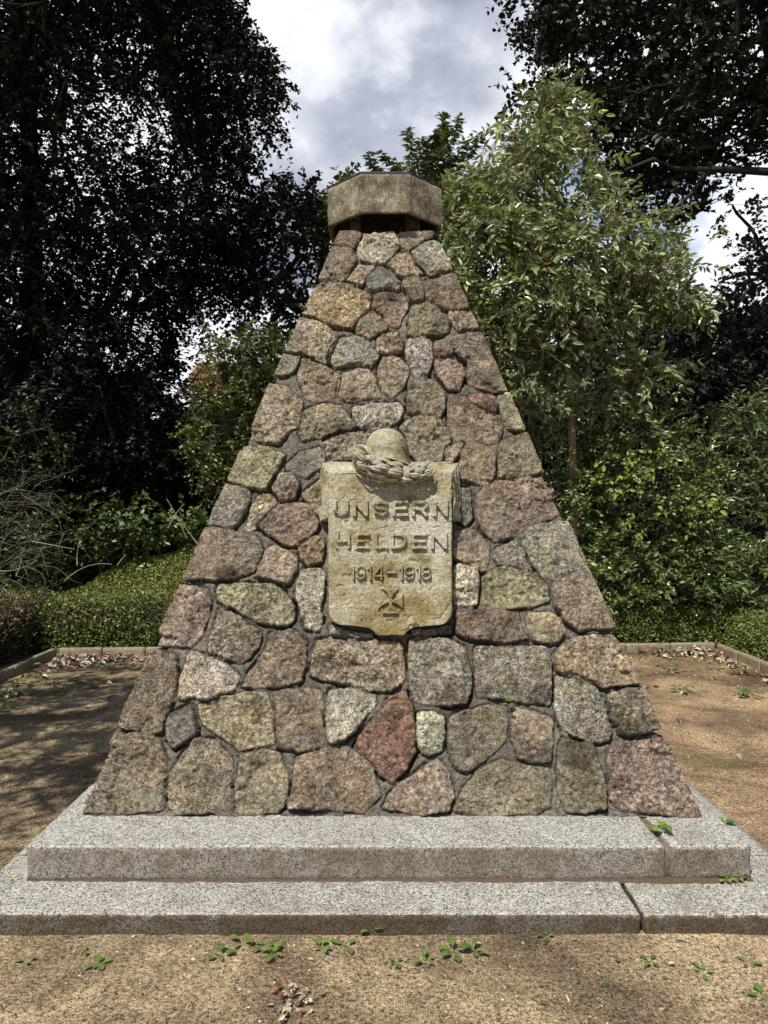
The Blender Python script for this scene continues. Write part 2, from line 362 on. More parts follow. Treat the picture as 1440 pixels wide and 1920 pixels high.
STONES = """A p 335,575 430,565 500,580 480,640 440,705 380,690 300,685 315,620
A w 520,600 640,595 745,585 790,640 800,690 770,740 680,815 590,815 510,790 470,740 480,680 510,660
A k 770,595 850,575 1030,568 1075,625 1000,640 920,690 850,705 810,680 800,630
A p 280,700 390,705 430,730 460,790 420,870 350,985 200,965 215,860 245,770
A k 470,830 580,840 600,860 530,960 500,1005 390,970 440,900
A k 700,830 800,740 880,745 940,830 1000,900 900,920 800,925 750,870
A g 900,720 1040,660 1090,680 1160,870 1100,905 1040,905 990,860 940,810
A s 600,880 680,865 740,900 790,970 810,1010 800,1035 720,1040 650,1045 570,1040 540,1000 550,940
A p 590,1070 700,1045 810,1060 860,1110 870,1160 830,1240 780,1330 720,1310 640,1220 590,1180
A o 840,960 900,935 950,945 985,1060 980,1110 910,1130 880,1090 840,1000
A d 1000,960 1170,905 1220,960 1290,1110 1290,1160 1200,1205 1140,1170 1060,1130 1020,1060
A o 205,990 340,995 470,1020 530,1040 570,1100 560,1180 500,1240 430,1345 330,1335 240,1310 100,1245 55,1220 100,1130 180,1010
A e 560,1210 610,1215 690,1300 700,1345 600,1400 560,1425 450,1375 480,1290
A b 900,1160 1000,1150 1120,1210 1185,1280 1190,1350 1110,1400 900,1430 870,1400 880,1290
A b 1195,1215 1320,1210 1380,1330 1340,1350 1260,1360 1230,1330 1190,1250
H p 830,110 930,150 990,210 985,260 960,340 930,375 880,350 800,310 730,290 770,200
B g 480,85 540,70 610,110 645,170 620,210 560,220 450,215 430,180 440,130
B e 640,100 690,55 730,55 755,100 750,150 700,160 640,155
B g 780,100 850,85 890,125 895,190 870,250 820,260 780,200 770,150
B m 900,110 950,95 975,130 975,165 910,165 890,130
B d 985,80 1070,60 1110,130 1130,180 1080,190 1035,190 985,130
B b 235,150 300,175 265,240 230,255 190,245 205,200
B p 310,190 400,215 480,250 470,310 450,345 380,370 320,350 285,260
B k 490,225 560,210 620,250 660,345 590,350 510,370 465,335 475,280
B e 660,180 720,165 770,200 785,240 770,290 710,350 670,320 640,240
B k 900,200 960,185 1015,200 1035,250 1010,320 960,310 920,260
B e 1050,190 1140,185 1190,260 1205,325 1150,320 1060,290 1040,240
B p 785,290 850,265 900,275 945,330 945,400 920,440 860,430 775,425 780,350
B b 190,290 240,310 300,370 300,470 260,490 200,555 140,550 75,525 130,400
B b 310,410 400,370 470,385 535,460 540,490 450,510 300,545 290,500
B w 530,390 620,375 740,375 760,410 740,450 700,480 640,490 560,480 530,440
B m 965,345 1040,350 1120,410 1195,435 1205,500 1190,540 1130,560 1010,545 960,500 955,400
B r 1060,340 1150,340 1185,380 1170,425 1110,400 1050,350
B y 1180,345 1220,340 1260,420 1290,495 1250,500 1220,480 1195,410
B b 740,480 820,440 900,435 955,490 965,560 940,635 830,640 800,600 770,520
B p 405,555 500,525 600,515 620,560 620,640 430,640 395,590
B s 290,600 380,570 405,605 400,660 330,710 240,680 230,650
B y 75,560 150,580 225,610 200,660 140,765 60,755 0,710 -10,680 40,600
B e 965,570 1030,555 1000,610 975,650 955,640
B e 1050,560 1120,570 1170,600 1175,690 1130,740 1020,720 1000,690 1030,600
B b 1205,545 1300,500 1340,600 1365,670 1260,730 1190,710 1190,600
B p 200,700 250,690 290,740 270,800 210,820 175,770
H g 375,1050 480,1070 505,1100 490,1180 440,1260 400,1300 290,1265 320,1160
H y 555,1105 620,1105 655,1150 590,1230 510,1310 480,1290 520,1180
B e 305,785 385,725 420,740 425,880 388,890 350,850 310,800
B m 110,930 200,840 270,830 320,830 370,900 370,940 300,1010 250,1010 180,985
B o 290,1030 350,980 400,990 395,1050 385,1090 330,1100 300,1070
B g 1020,760 1060,755 1060,830 1070,880 1040,925 1000,900
B p 1085,800 1140,740 1230,720 1365,700 1430,800 1440,850 1430,890 1330,930 1260,970 1170,1000 1110,950 1085,880
B e 985,960 1080,945 1150,1020 1145,1080 1120,1130 1060,1110 985,1080
B g 1180,1030 1260,990 1290,1030 1335,1110 1340,1135 1260,1120 1190,1100 1165,1060
D g 50,910 130,860 280,830 310,900 360,1000 400,1115 330,1130 260,1165 180,1155 130,1080 70,970
B y 1110,1160 1200,1115 1340,1145 1410,1200 1415,1260 1330,1290 1240,1295 1100,1270
B w 1010,1110 1090,1120 1095,1200 1090,1280 985,1280 985,1120
D p 230,1190 350,1130 410,1120 480,1260 535,1400 530,1425 430,1440 370,1455 310,1400 240,1300
B k 150,1030 200,1020 280,1060 270,1130 240,1185 100,1155 120,1100
H p 300,1290 400,1310 560,1350 575,1400 570,1480 520,1540 430,1570 330,1585 180,1580 170,1545 220,1420
H y 330,1610 480,1605 640,1605 700,1650 755,1730 750,1800 720,1835 600,1830 480,1780 330,1700 325,1650
H w 800,1520 880,1515 925,1540 920,1640 900,1740 915,1800 890,1860 820,1850 800,1790 780,1700 770,1600
E p 520,-10 600,10 622,60 610,130 570,220 540,255 410,240 440,150 480,50
E p 660,90 740,130 830,190 820,250 750,325 610,270 630,190
E p 870,200 960,188 1020,230 1010,340 1000,400 940,420 755,425 790,350 860,260
E k 1070,225 1150,215 1290,222 1420,240 1435,330 1430,400 1370,440 1260,430 1130,400 1040,370 1045,290
E p 400,250 470,290 480,370 450,490 410,615 330,610 262,580 270,530 330,380
E w 530,275 600,290 680,330 745,380 720,430 640,470 540,465 480,475 490,390
E s 455,530 530,500 560,590 555,630 455,680 435,630 440,570
E b 565,500 640,475 750,450 855,448 880,550 885,665 740,685 680,640 600,590 570,540
E b 890,450 980,435 1080,435 1095,520 1090,620 1060,680 990,695 905,680 895,560
E w 1115,445 1200,430 1310,455 1310,490 1220,610 1180,645 1120,660 1110,560
F r 70,470 130,445 160,510 180,620 180,690 130,770 85,825 30,790 0,750 -75,680 -60,640 10,550
E p 225,640 300,620 400,640 430,720 435,850 410,940 280,955 80,950 90,910 150,790
E b 560,640 640,650 710,720 700,830 695,910 640,950 480,955 440,920 445,800 490,720
E b 750,710 840,690 900,700 940,790 940,900 900,955 730,955 725,870 735,790
E p 980,720 1100,680 1190,670 1290,740 1320,830 1335,880 1260,955 1140,940 1000,940 945,930 965,850
F g 150,230 220,208 340,230 380,260 410,360 410,450 380,495 320,505 240,495 170,480 150,400
F m 350,100 450,105 610,110 620,180 650,220 560,230 420,225 350,190
F y 650,110 740,105 790,135 808,190 780,230 700,238 670,215 650,160
F g 430,255 560,250 735,260 750,340 745,500 650,490 560,475 440,460 430,370
F o 800,240 880,210 990,200 1040,250 1090,340 1110,405 1020,415 980,430 880,400 775,355 765,290
F g 775,380 850,385 930,430 965,510 1000,600 1000,650 930,655 860,630 790,590 770,500
F b 985,465 1060,430 1115,425 1150,510 1185,590 1120,620 1050,625 1010,560
F w 190,530 260,530 298,555 295,640 285,690 240,715 205,700 185,620
F b 320,560 400,520 500,500 560,510 570,570 560,650 480,720 400,775 350,765 320,700 315,620
F e 590,510 680,530 750,560 750,640 748,730 670,745 610,725 590,650
F k 100,840 200,770 280,730 320,800 340,880 320,940 200,960 40,930 60,890
F b 340,940 380,860 440,770 540,730 650,760 740,760 755,850 740,930 690,960 480,965
F l 790,640 860,660 930,670 950,760 975,860 975,930 900,955 820,950 790,900 780,780
F p 985,700 1060,660 1190,635 1240,690 1280,790 1320,880 1345,930 1340,965 1280,970 1150,955 1050,940 1000,890 990,790
E g 1120,165 1200,188 1290,200 1300,212 1200,212 1130,198
F g 165,190 240,178 330,170 325,195 250,202 170,205"""
def front_stones():
    out = []
    for ln in STONES.strip().split('\n'):
        w = ln.split(); ox, oy, sc = T[w[0]]
        pts = []
        for q in w[2:]:
            a, b = q.split(','); x, z = facept(ox + float(a) / sc, oy + float(b) / sc)
            hw = HW0 - KS * (z - Z0)
            if abs(x) > hw - 0.035: x = math.copysign(hw + 0.05, x)
            pts.append((x, z))
        # round the traced corners once
        P = np.array(pts); Q = np.roll(P, -1, 0)
        P2 = np.stack([P * 0.93 + Q * 0.07, P * 0.07 + Q * 0.93], 1).reshape(-1, 2)
        out.append((P2, w[1]))
    return out
def inflate(P, e):
    n = len(P); A = np.roll(P, 1, 0); B = np.roll(P, -1, 0)
    area = 0.5 * np.sum(P[:, 0] * B[:, 1] - B[:, 0] * P[:, 1]); sg = 1 if area > 0 else -1
    def nrm(a, b): d = b - a; d /= np.maximum(np.linalg.norm(d, axis=1, keepdims=True), 1e-9); return np.stack([d[:, 1], -d[:, 0]], 1) * sg
    n1 = nrm(A, P); n2 = nrm(P, B); k = 1 + (n1 * n2).sum(1, keepdims=True)
    return P + e * (n1 + n2) / np.maximum(k, 0.6)
FS = [(inflate(P, 0.0085), c) for P, c in front_stones()]
MORT = np.array((0.190, 0.168, 0.138))
def stone_relief(X, Z, stones, seed, hole=None):
    """height above the mortar bed, colour and grain for points (X,Z) of one face"""
    P3 = np.stack([X, Z, 0 * X + seed * 3.1], -1)
    Xw = X + 0.012 * fbm(P3, 15, 4, 0.6, seed=1) + 0.004 * fbm(P3, 70, 2, seed=4); Zw = Z + 0.012 * fbm(P3, 15, 4, 0.6, seed=2) + 0.004 * fbm(P3, 70, 2, seed=7)
    H = 0.007 * fbm(P3, 7, 4, 0.6, seed=3) + 0.0025 * fbm(P3, 60, 3, seed=9)
    # groove tooled beside some joints
    col = np.empty(X.shape + (3,)); mz = 0.5 + 0.5 * fbm(P3, 3.0, 3, seed=6)
    col[:] = MORT; col = col * (0.70 + 0.6 * mz[..., None]) * (1 + 0.25 * fbm(P3, 40, 3, seed=8))[..., None]
    tan = smooth(2.3, 3.1, Z)[..., None]; col = col * (1 - tan) + np.array((0.27, 0.235, 0.17)) * tan * (0.8 + 0.4 * mz[..., None])
    grain = np.full(X.shape, 0.22)
    r2 = np.random.default_rng(seed + 100)
    rough = fbm(P3, 13, 5, 0.62, seed=12); crag = 1 - np.abs(fbm(P3 * np.array([1, 1.5, 1]), 22, 3, 0.6, seed=13)) * 2
    chip = np.abs(fbm(P3 + 7.7, 6.5, 3, 0.5, seed=15))
    fine = fbm(P3, 90, 2, seed=18)
    S1 = np.full(X.shape, -0.05); S2 = np.full(X.shape, -0.05)
    for k, (P, c) in enumerate(stones):
        x0, z0 = P.min(0) - 0.06; x1, z1 = P.max(0) + 0.06
        tilt = r2.uniform(-0.07, 0.07, 2); hh = r2.uniform(0.006, 0.024); base = (np.array(PAL[c]) * 0.78 + np.array((0.27, 0.228, 0.172)) * 0.22) * 1.06 * r2.uniform(0.88, 1.14); base = base * (1 + r2.uniform(-.03, .03, 3))
        if c in 'dm' and False: hh *= 1
        # slices
        m = (Xw > x0) & (Xw < x1) & (Zw > z0) & (Zw < z1)
        if not m.any(): continue
        xi = Xw[m]; zi = Zw[m]; sd = poly_sd(P, xi, zi)
        cx, cz = P.mean(0); s1 = S1[m]; s2 = S2[m]; S2[m] = np.maximum(s2, np.minimum(s1, sd)); S1[m] = np.maximum(s1, sd)
        prof = smooth(-0.0015, 0.0055, sd)
        dome = 0.005 * (1 - np.exp(-np.maximum(sd, 0) / 0.025))
        # split faces: a couple of broken planes across the stone
        a1 = r2.uniform(0, 6.28); off = r2.uniform(-0.3, 0.3) * (x1 - x0 - .12)
        cut = (xi - cx) * math.cos(a1) + (zi - cz) * math.sin(a1) - off
        pl = np.minimum(0, cut) * r2.uniform(0.08, 0.42)
        a2 = r2.uniform(0, 6.28); cut2 = (xi - cx) * math.cos(a2) + (zi - cz) * math.sin(a2) - 0.3 * (x1 - x0 - .12) * r2.uniform(0.4, 1)
        pl = pl - np.maximum(0, cut2) * r2.uniform(0.1, 0.4)
        h = prof * (hh + dome + tilt[0] * (xi - cx) + tilt[1] * (zi - cz) + np.maximum(pl, -0.026) + 0.026 * rough[m] + 0.010 * crag[m] - 0.012 * smooth(0.05, 0.0, chip[m]) * r2.uniform(0, 1) * (k % 3 == 0) + 0.004 * fine[m])
        # grow only where the stone is
        Hm = H[m]; inside = sd > -0.001
        Hn = np.where(inside, np.maximum(h, Hm * (1 - prof) - 0.001), Hm)
        # open joint just under the stone: mortar shrunk back
        gap = smooth(0.011, 0.0, np.abs(sd + 0.005)) * (0.4 + 0.6 * (zi < cz)) * 0.036 * r2.uniform(0.1, 1.4) * smooth(-0.25, 0.25, chip[m] * 4 - 0.6 + rough[m])
        Hn = np.where(sd < 0, Hn - gap, Hn)
        H[m] = Hn
        cm = col[m]; w = smooth(-0.0005, 0.002, sd - 0.008 * np.maximum(0, rough[m] - 0.2))[:, None]
        tone = base * (1 + 0.45 * fbm(np.stack([xi, zi, 0 * xi + k], -1), 11, 3, seed=21))[:, None]
        if k % 3 == 2: # darker weathered patch
            pt = smooth(0.1, 0.4, fbm(np.stack([xi, zi, 0 * xi + k * 2.1], -1), 7, 3, seed=25))[:, None]; tone = tone * (1 - 0.5 * pt)
        col[m] = cm * (1 - w) + tone * w
        gm = grain[m]; grain[m] = gm * (1 - w[:, 0]) + w[:, 0] * ((1.25 if c in 'gw' else (0.35 if c == 's' else 0.85)) + r2.uniform(-.15, .15))
    # sunk dark crack line round every stone, where neighbours touch as well
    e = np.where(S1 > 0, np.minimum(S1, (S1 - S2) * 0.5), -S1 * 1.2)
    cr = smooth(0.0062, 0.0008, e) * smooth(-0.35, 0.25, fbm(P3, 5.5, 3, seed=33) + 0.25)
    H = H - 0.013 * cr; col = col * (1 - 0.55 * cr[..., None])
    return H, col, grain
def voronoi_stones(n, seed, avoid=0.30):
    """rough fieldstones for the faces the photo does not show: cells clipped by half planes"""
    r = np.random.default_rng(seed); pts = []; tries = 0
    while len(pts) < n and tries < 20000:
        tries += 1
        z = Z0 + (ZT - Z0) * (1 - math.sqrt(r.random())) if r.random() < 0.6 else r.uniform(Z0, ZT)
        hw = HW0 - KS * (z - Z0); x = r.uniform(-hw, hw)
        if all((x - q[0]) ** 2 + ((z - q[1]) * 1.15) ** 2 > 0.205 ** 2 * (0.75 + 0.5 * r.random()) for q in pts): pts.append((x, z))
    out = []
    for i, p in enumerate(pts):
        cell = [(p[0] - .5, p[1] - .5), (p[0] + .5, p[1] - .5), (p[0] + .5, p[1] + .5), (p[0] - .5, p[1] + .5)]
        def clip(cell, nx, nz, d):
            res = []
            for a, b in zip(cell, cell[1:] + cell[:1]):
                da = a[0] * nx + a[1] * nz - d; db = b[0] * nx + b[1] * nz - d
                if da <= 0: res.append(a)
                if (da < 0) != (db < 0): t = da / (da - db); res.append((a[0] + (b[0] - a[0]) * t, a[1] + (b[1] - a[1]) * t))
            return res
        for j, q in enumerate(pts):
            if j == i: continue
            nx, nz = q[0] - p[0], q[1] - p[1]; l = math.hypot(nx, nz)
            if l > 1: continue
            nx /= l; nz /= l; cell = clip(cell, nx, nz, p[0] * nx + p[1] * nz + l / 2 - 0.013)
        cell = clip(cell, 0, -1, -Z0 - 0.012)
        if len(cell) > 2:
            P = np.array(cell); Q = np.roll(P, -1, 0); P = np.stack([P * .8 + Q * .2, P * .2 + Q * .8], 1).reshape(-1, 2)
            out.append((P, 'pbkbepgyrpm'[r.integers(0, 11)]))
    return out
def pyramid(root):
    nr = 620
    zs = np.linspace(Z0 - 0.004, ZT, nr)
    V = []; Fc = []; COL = []; GR = []; off = 0
    faces = [(0, 430), (1, 90), (2, 50), (3, 90)]
    cs = math.cos(math.atan(KS)); sn = math.sin(math.atan(KS))
    slope = 1 / cs
    vst = [None, voronoi_stones(75, 4), voronoi_stones(75, 5), voronoi_stones(75, 6)]
    def relief(fi, X, Z):
        return stone_relief(X, Z, FS if fi == 0 else vst[fi], fi)
    for fi, nc in faces:
        u = np.linspace(-1, 1, nc)
        hw = HW0 - KS * (zs - Z0)
        X = hw[:, None] * u[None, :]; Z = np.repeat(zs[:, None], nc, 1)
        H, col, gr = relief(fi, X, Z)
        HWf = np.repeat(hw[:, None], nc, 1)
        if fi in (1, 3):        # the corner stones wrap round from the front face
            e = (HWf + X) if fi == 1 else (HWf - X)     # distance from the front corner along this face
            band = 0.20 + 0.05 * np.sign(np.sin(Z * 9.3 + fi))
            sgn = 1 if fi == 1 else -1
            Xm = sgn * (HWf - e)
            Hf, cf, gf = stone_relief(Xm, Z, FS, 0)
            w = e < band
            joint = smooth(0.010, 0.0, np.abs(e - band))
            H = np.where(w, Hf, H) * (1 - joint); col = np.where(w[..., None], cf, col) * (1 - joint[..., None]) + joint[..., None] * MORT; gr = np.where(w, gf, gr)
        # same relief on both sides of each back corner; corner stones are dressed flush to the arris
        eL = HWf + X; eR = HWf - X
        ke = smooth(0.16, 0.02, np.minimum(eL, eR)) * (H > 0.004); H = H * (1 - 0.8 * ke) + 0.8 * ke * 0.021
        dL = smooth(0.05, 0.0, eL); dR = smooth(0.05, 0.0, eR)
        if fi == 2: H = H * (1 - dL) * (1 - dR) + 0.03 * (dL + dR)
        if fi == 1: H = H * (1 - dR) + 0.03 * dR
        if fi == 3: H = H * (1 - dL) + 0.03 * dL
        # face normal, in-plane axis
        if fi == 0: n = (0, -1); a = (1, 0)
        elif fi == 1: n = (1, 0); a = (0, 1)
        elif fi == 2: n = (0, 1); a = (-1, 0)
        else: n = (-1, 0); a = (0, -1)
        bx = CX + a[0] * X + n[0] * HWf; by = CY + a[1] * X + n[1] * HWf
        mL = smooth(0.06, 0.0, eL); mR = smooth(0.06, 0.0, eR); side = mR - mL
        nx = n[0] + a[0] * side; ny = n[1] + a[1] * side
        P = np.stack([bx + nx * H * cs, by + ny * H * cs, Z + H * sn], -1)
        V.append(P.reshape(-1, 3)); COL.append(col.reshape(-1, 3)); GR.append(gr.ravel())
        Fc.append(grid_faces(nr, nc, off)); off += nr * nc
    # top cover
    V = np.concatenate(V); t = HW0 - KS * (ZT - Z0)
    top = np.array([[CX - t, CY - t, ZT - .004], [CX + t, CY - t, ZT - .004], [CX + t, CY + t, ZT - .004], [CX - t, CY + t, ZT - .004]])
    V = np.concatenate([V, top]); COL.append(np.tile(MORT, (4, 1))); GR.append(np.zeros(4))
    o = mesh_np('rubble_pyramid', V, [np.concatenate(Fc), np.array([[off, off + 1, off + 2, off + 3]])], M_stone, None, np.concatenate(COL), True, {'grain': np.concatenate(GR)})
    part(o, root); return o

def rbox(x0, x1, y0, y1, z0, z1, r, res, amp=0.003, seed=0, nz=None, big=0.0, top_only=False):
    """closed box with worn rounded edges and a rough surface; returns V,F"""
    dims = np.array([x1 - x0, y1 - y0, z1 - z0]); n = np.maximum(2, np.ceil(dims / res).astype(int) + 1)
    V = []; Fs = []; off = 0
    def face(ax, s):
        nonlocal off
        a, b = [(1, 2), (2, 0), (0, 1)][ax]
        A = np.linspace(0, 1, n[a]); B = np.linspace(0, 1, n[b])
        P = np.zeros((n[a], n[b], 3)); P[..., a] = A[:, None] * dims[a]; P[..., b] = B[None, :] * dims[b]; P[..., ax] = dims[ax] if s else 0
        f = grid_faces(n[a], n[b], off)
        if s: f = f[:, ::-1]
        V.append(P.reshape(-1, 3)); Fs.append(f[:, ::-1]); off += n[a] * n[b]
    for ax in range(3):
        for s in (0, 1): face(ax, s)
    P = np.concatenate(V); q = np.clip(P, r, dims - r)
    d = P - q; l = np.linalg.norm(d, axis=1, keepdims=True); nn = d / np.maximum(l, 1e-9)
    Wp = P + np.array([x0, y0, z0])
    disp = amp * fbm(Wp, 38, 3, seed=seed) + big * fbm(Wp, 5, 3, seed=seed + 3)
    P = q + nn * (r + disp[:, None]) + np.array([x0, y0, z0])
    return P, np.concatenate(Fs)
def merge(parts):
    V = []; Fs = []; off = 0
    for v, f in parts: V.append(v); Fs.append(f + off); off += len(v)
    return np.concatenate(V), np.concatenate(Fs)
def weld(o, d=1e-5):
    import bmesh
    bm = bmesh.new(); bm.from_mesh(o.data); bmesh.ops.remove_doubles(bm, verts=bm.verts, dist=d); bmesh.ops.recalc_face_normals(bm, faces=bm.faces); bm.to_mesh(o.data); bm.free(); return o

def steps(root):
    # upper step: z 0.076..0.217, front at 3.134, half width 1.5
    hx = 1.50; yb = CY + hx + 0.0; yf = 3.134
    c1 = px(1253, 1600, 3.134)[0]                     # open joint with a crack
    L = CX - hx; Rr = CX + hx; zb, zt = 0.078, 0.217
    yj = gnd(155, 1532, 0.217)[1]
    P = []
    P.append(rbox(L, c1 - 0.010, yf, yf + 0.48, zb, zt, 0.012, 0.012, 0.0035, 1, big=0.004))
    P.append(rbox(c1 + 0.012, Rr, yf + 0.002, yf + 0.50, zb, zt + 0.002, 0.018, 0.012, 0.005, 2, big=0.006))
    P.append(rbox(L, L + 0.5, yf + 0.488, yf + 1.7, zb, zt, 0.012, 0.03, 0.003, 3, big=0.003))
    P.append(rbox(Rr - 0.5, Rr, yf + 0.508, yf + 1.7, zb, zt - 0.003, 0.012, 0.03, 0.003, 4, big=0.003))
    P.append(rbox(L, L + 0.5, yf + 1.708, yb, zb, zt, 0.012, 0.04, 0.003, 5))
    P.append(rbox(Rr - 0.5, Rr, yf + 1.708, yb, zb, zt, 0.012, 0.04, 0.003, 6))
    P.append(rbox(L + 0.508, Rr - 0.508, yb - 0.5, yb, zb, zt, 0.012, 0.04, 0.003, 7))
    V, f = merge(P); o = weld(mesh_np('upper_step', V, f, M_up)); part(o, root)
    o['label'] = 'upper granite step with a soil filled joint near its right end'
    # mortar core
    V, f = rbox(L + 0.02, Rr - 0.02, yf + 0.012, yb - 0.02, zb - 0.01, zt - 0.010, 0.003, 0.05, 0.0)
    o = weld(mesh_np('mortar_bed', V, f, M_conc, None, np.tile(np.array((0.15, 0.115, 0.08)), (len(V), 1)))); part(o, root)
    # lower step
    hx2 = 1.66; yf2 = 2.875; L = CX - hx2; Rr = CX + hx2; yb2 = CY + hx2; zt = 0.076
    c2 = px(1192, 1690, 2.95)[0]
    P = [rbox(L, c2 - 0.005, yf2, yf2 + 0.5, -0.12, zt, 0.012, 0.012, 0.0035, 11, big=0.004),
         rbox(c2 + 0.006, Rr + 0.05, yf2 - 0.002, yf2 + 0.5, -0.12, zt - 0.001, 0.014, 0.012, 0.0045, 12, big=0.005),
         rbox(L, L + 0.4, yf2 + 0.505, yf2 + 2.0, -0.12, zt, 0.012, 0.03, 0.003, 13),
         rbox(Rr - 0.35, Rr + 0.05, yf2 + 0.505, yf2 + 2.0, -0.12, zt - 0.002, 0.012, 0.03, 0.003, 14),
         rbox(L, L + 0.4, yf2 + 2.008, yb2, -0.12, zt, 0.012, 0.05, 0.003, 15),
         rbox(Rr - 0.35, Rr + 0.05, yf2 + 2.008, yb2, -0.12, zt, 0.012, 0.05, 0.003, 16),
         rbox(L + 0.406, Rr - 0.356, yb2 - 0.4, yb2, -0.12, zt, 0.012, 0.05, 0.003, 17)]
    V, f = merge(P); o = weld(mesh_np('lower_step', V, f, M_low)); part(o, root)
    o['label'] = 'lower granite step, half sunk in the soil, cracked near its right end'
    # soil and mortar washed into the angle between the steps
    xs = np.linspace(CX - 1.5, CX + 1.5, 500); ts = np.linspace(0, 1, 9); X, Tt = np.meshgrid(xs, ts)
    q = np.stack([X, Tt, 0 * X], -1)
    wdt = np.maximum(0.004, 0.014 + 0.018 * fbm(q * np.array([1, 0, 0]), 5.1, 5, 0.65, seed=40) + 0.012 * smooth(0.9, 1.2, X) * smooth(1.5, 1.3, X))
    Y = 3.139 - wdt * Tt; Z = 0.0765 + 0.016 * (1 - Tt) ** 1.6 * (0.8 + 0.5 * fbm(q, 13, 3, seed=41)) + 0.0025 * fbm(q * np.array([1, .03, 1]), 60, 2, seed=42) * (1 - Tt)
    Z[-1] = 0.070
    o = mesh_np('joint_soil', np.stack([X, Y, Z], -1).reshape(-1, 3), grid_faces(9, 500), M_matt, None, np.tile(np.array((0.10, 0.072, 0.048)), (X.size, 1))); part(o, root)

def octo(z, s, scale=1.0):
    scale = scale * 0.985
    r = s / (2 * math.sin(math.pi / 8)) * scale
    return [(CX - 0.012 + r * math.cos(math.pi / 8 + k * math.pi / 4), CY + r * math.sin(math.pi / 8 + k * math.pi / 4), z) for k in range(8)]
def prism(rings, nseg, name, mat, closed=True):
    """stack of octagon rings with subdivided sides"""
    V = []
    for ring in rings:
        for i in range(8):
            a = np.array(ring[i]); b = np.array(ring[(i + 1) % 8])
            for k in range(nseg): V.append(a + (b - a) * k / nseg)
    m = 8 * nseg; Fs = []
    for r in range(len(rings) - 1):
        for i in range(m): Fs.append((r * m + i, r * m + (i + 1) % m, (r + 1) * m + (i + 1) % m, (r + 1) * m + i))
    V = np.array(V); o = mesh_np(name, V, np.array(Fs), mat, None, None, False)
    import bmesh
    bm = bmesh.new(); bm.from_mesh(o.data); bm.verts.ensure_lookup_table()
    bm.faces.new([bm.verts[i] for i in range(m)][::-1]); bm.faces.new([bm.verts[(len(rings) - 1) * m + i] for i in range(m)])
    bmesh.ops.recalc_face_normals(bm, faces=bm.faces); bm.to_mesh(o.data); bm.free(); return o
def cap(root):
    s = 0.297; z0, z1 = 3.373, 3.604
    rings = [octo(z0 + 0.16, s, 0.84), octo(z0 + 0.02, s, 0.90), octo(z0 + 0.001, s, 0.93), octo(z0, s, 0.985)]  # underside hollowed out so that it stays dark
    for k in range(25): 
        t = k / 24; sc = 1.0 - 0.004 * (1 - smooth(0, 0.04, t)) - 0.010 * smooth(0.95, 1.0, t)
        rings.append(octo(z0 + 0.004 + (z1 - z0 - 0.008) * t, s, sc))
    rings.append(octo(z1, s, 0.985))
    o = prism(rings, 22, 'cap_stone', M_cap)
    # weathered surface
    me = o.data; n = len(me.vertices); a = np.empty(n * 3); me.vertices.foreach_get('co', a); a = a.reshape(-1, 3)
    d = 0.0035 * fbm(a, 30, 3, seed=50) + 0.003 * fbm(a, 6, 2, seed=51)
    v = a - np.array([CX, CY, 0]); v[:, 2] = 0; l = np.linalg.norm(v, axis=1, keepdims=True); a = a + v / l * d[:, None] * (l > 0.1)
    me.vertices.foreach_set('co', a.ravel()); me.update()
    part(o, root); o['label'] = 'octagonal stone bowl on top of the pyramid'
    lid = prism([octo(z1 - 0.002, s, 0.975), octo(z1 + 0.016, s, 0.975), octo(z1 + 0.020, s, 0.965)], 2, 'lid', M_dark)
    part(lid, root); lid.parent = o; 
    # bed stones that carry the bowl, tinted dark to stand in for shade
    P = []
    for (xa, xb, ya, yb) in ((-0.225, -0.16, -0.195, -0.13), (0.11, 0.205, -0.195, -0.12), (-0.22, -0.10, 0.12, 0.24), (0.12, 0.22, 0.10, 0.22), (-0.165, 0.155, -0.06, 0.15)):  # last block is added mortar that closes and darkens the hollow
        b = rbox(CX + xa, CX + xb, CY + ya, CY + yb, ZT - 0.02, z0 + 0.165, 0.006, 0.02, 0.002, 60)
        o = weld(mesh_np('bearing_block', b[0], b[1], M_stone, None, np.tile(np.array((0.085, 0.068, 0.05)), (len(b[0]), 1)), True, {'grain': np.full(len(b[0]), .4)})); part(o, root)

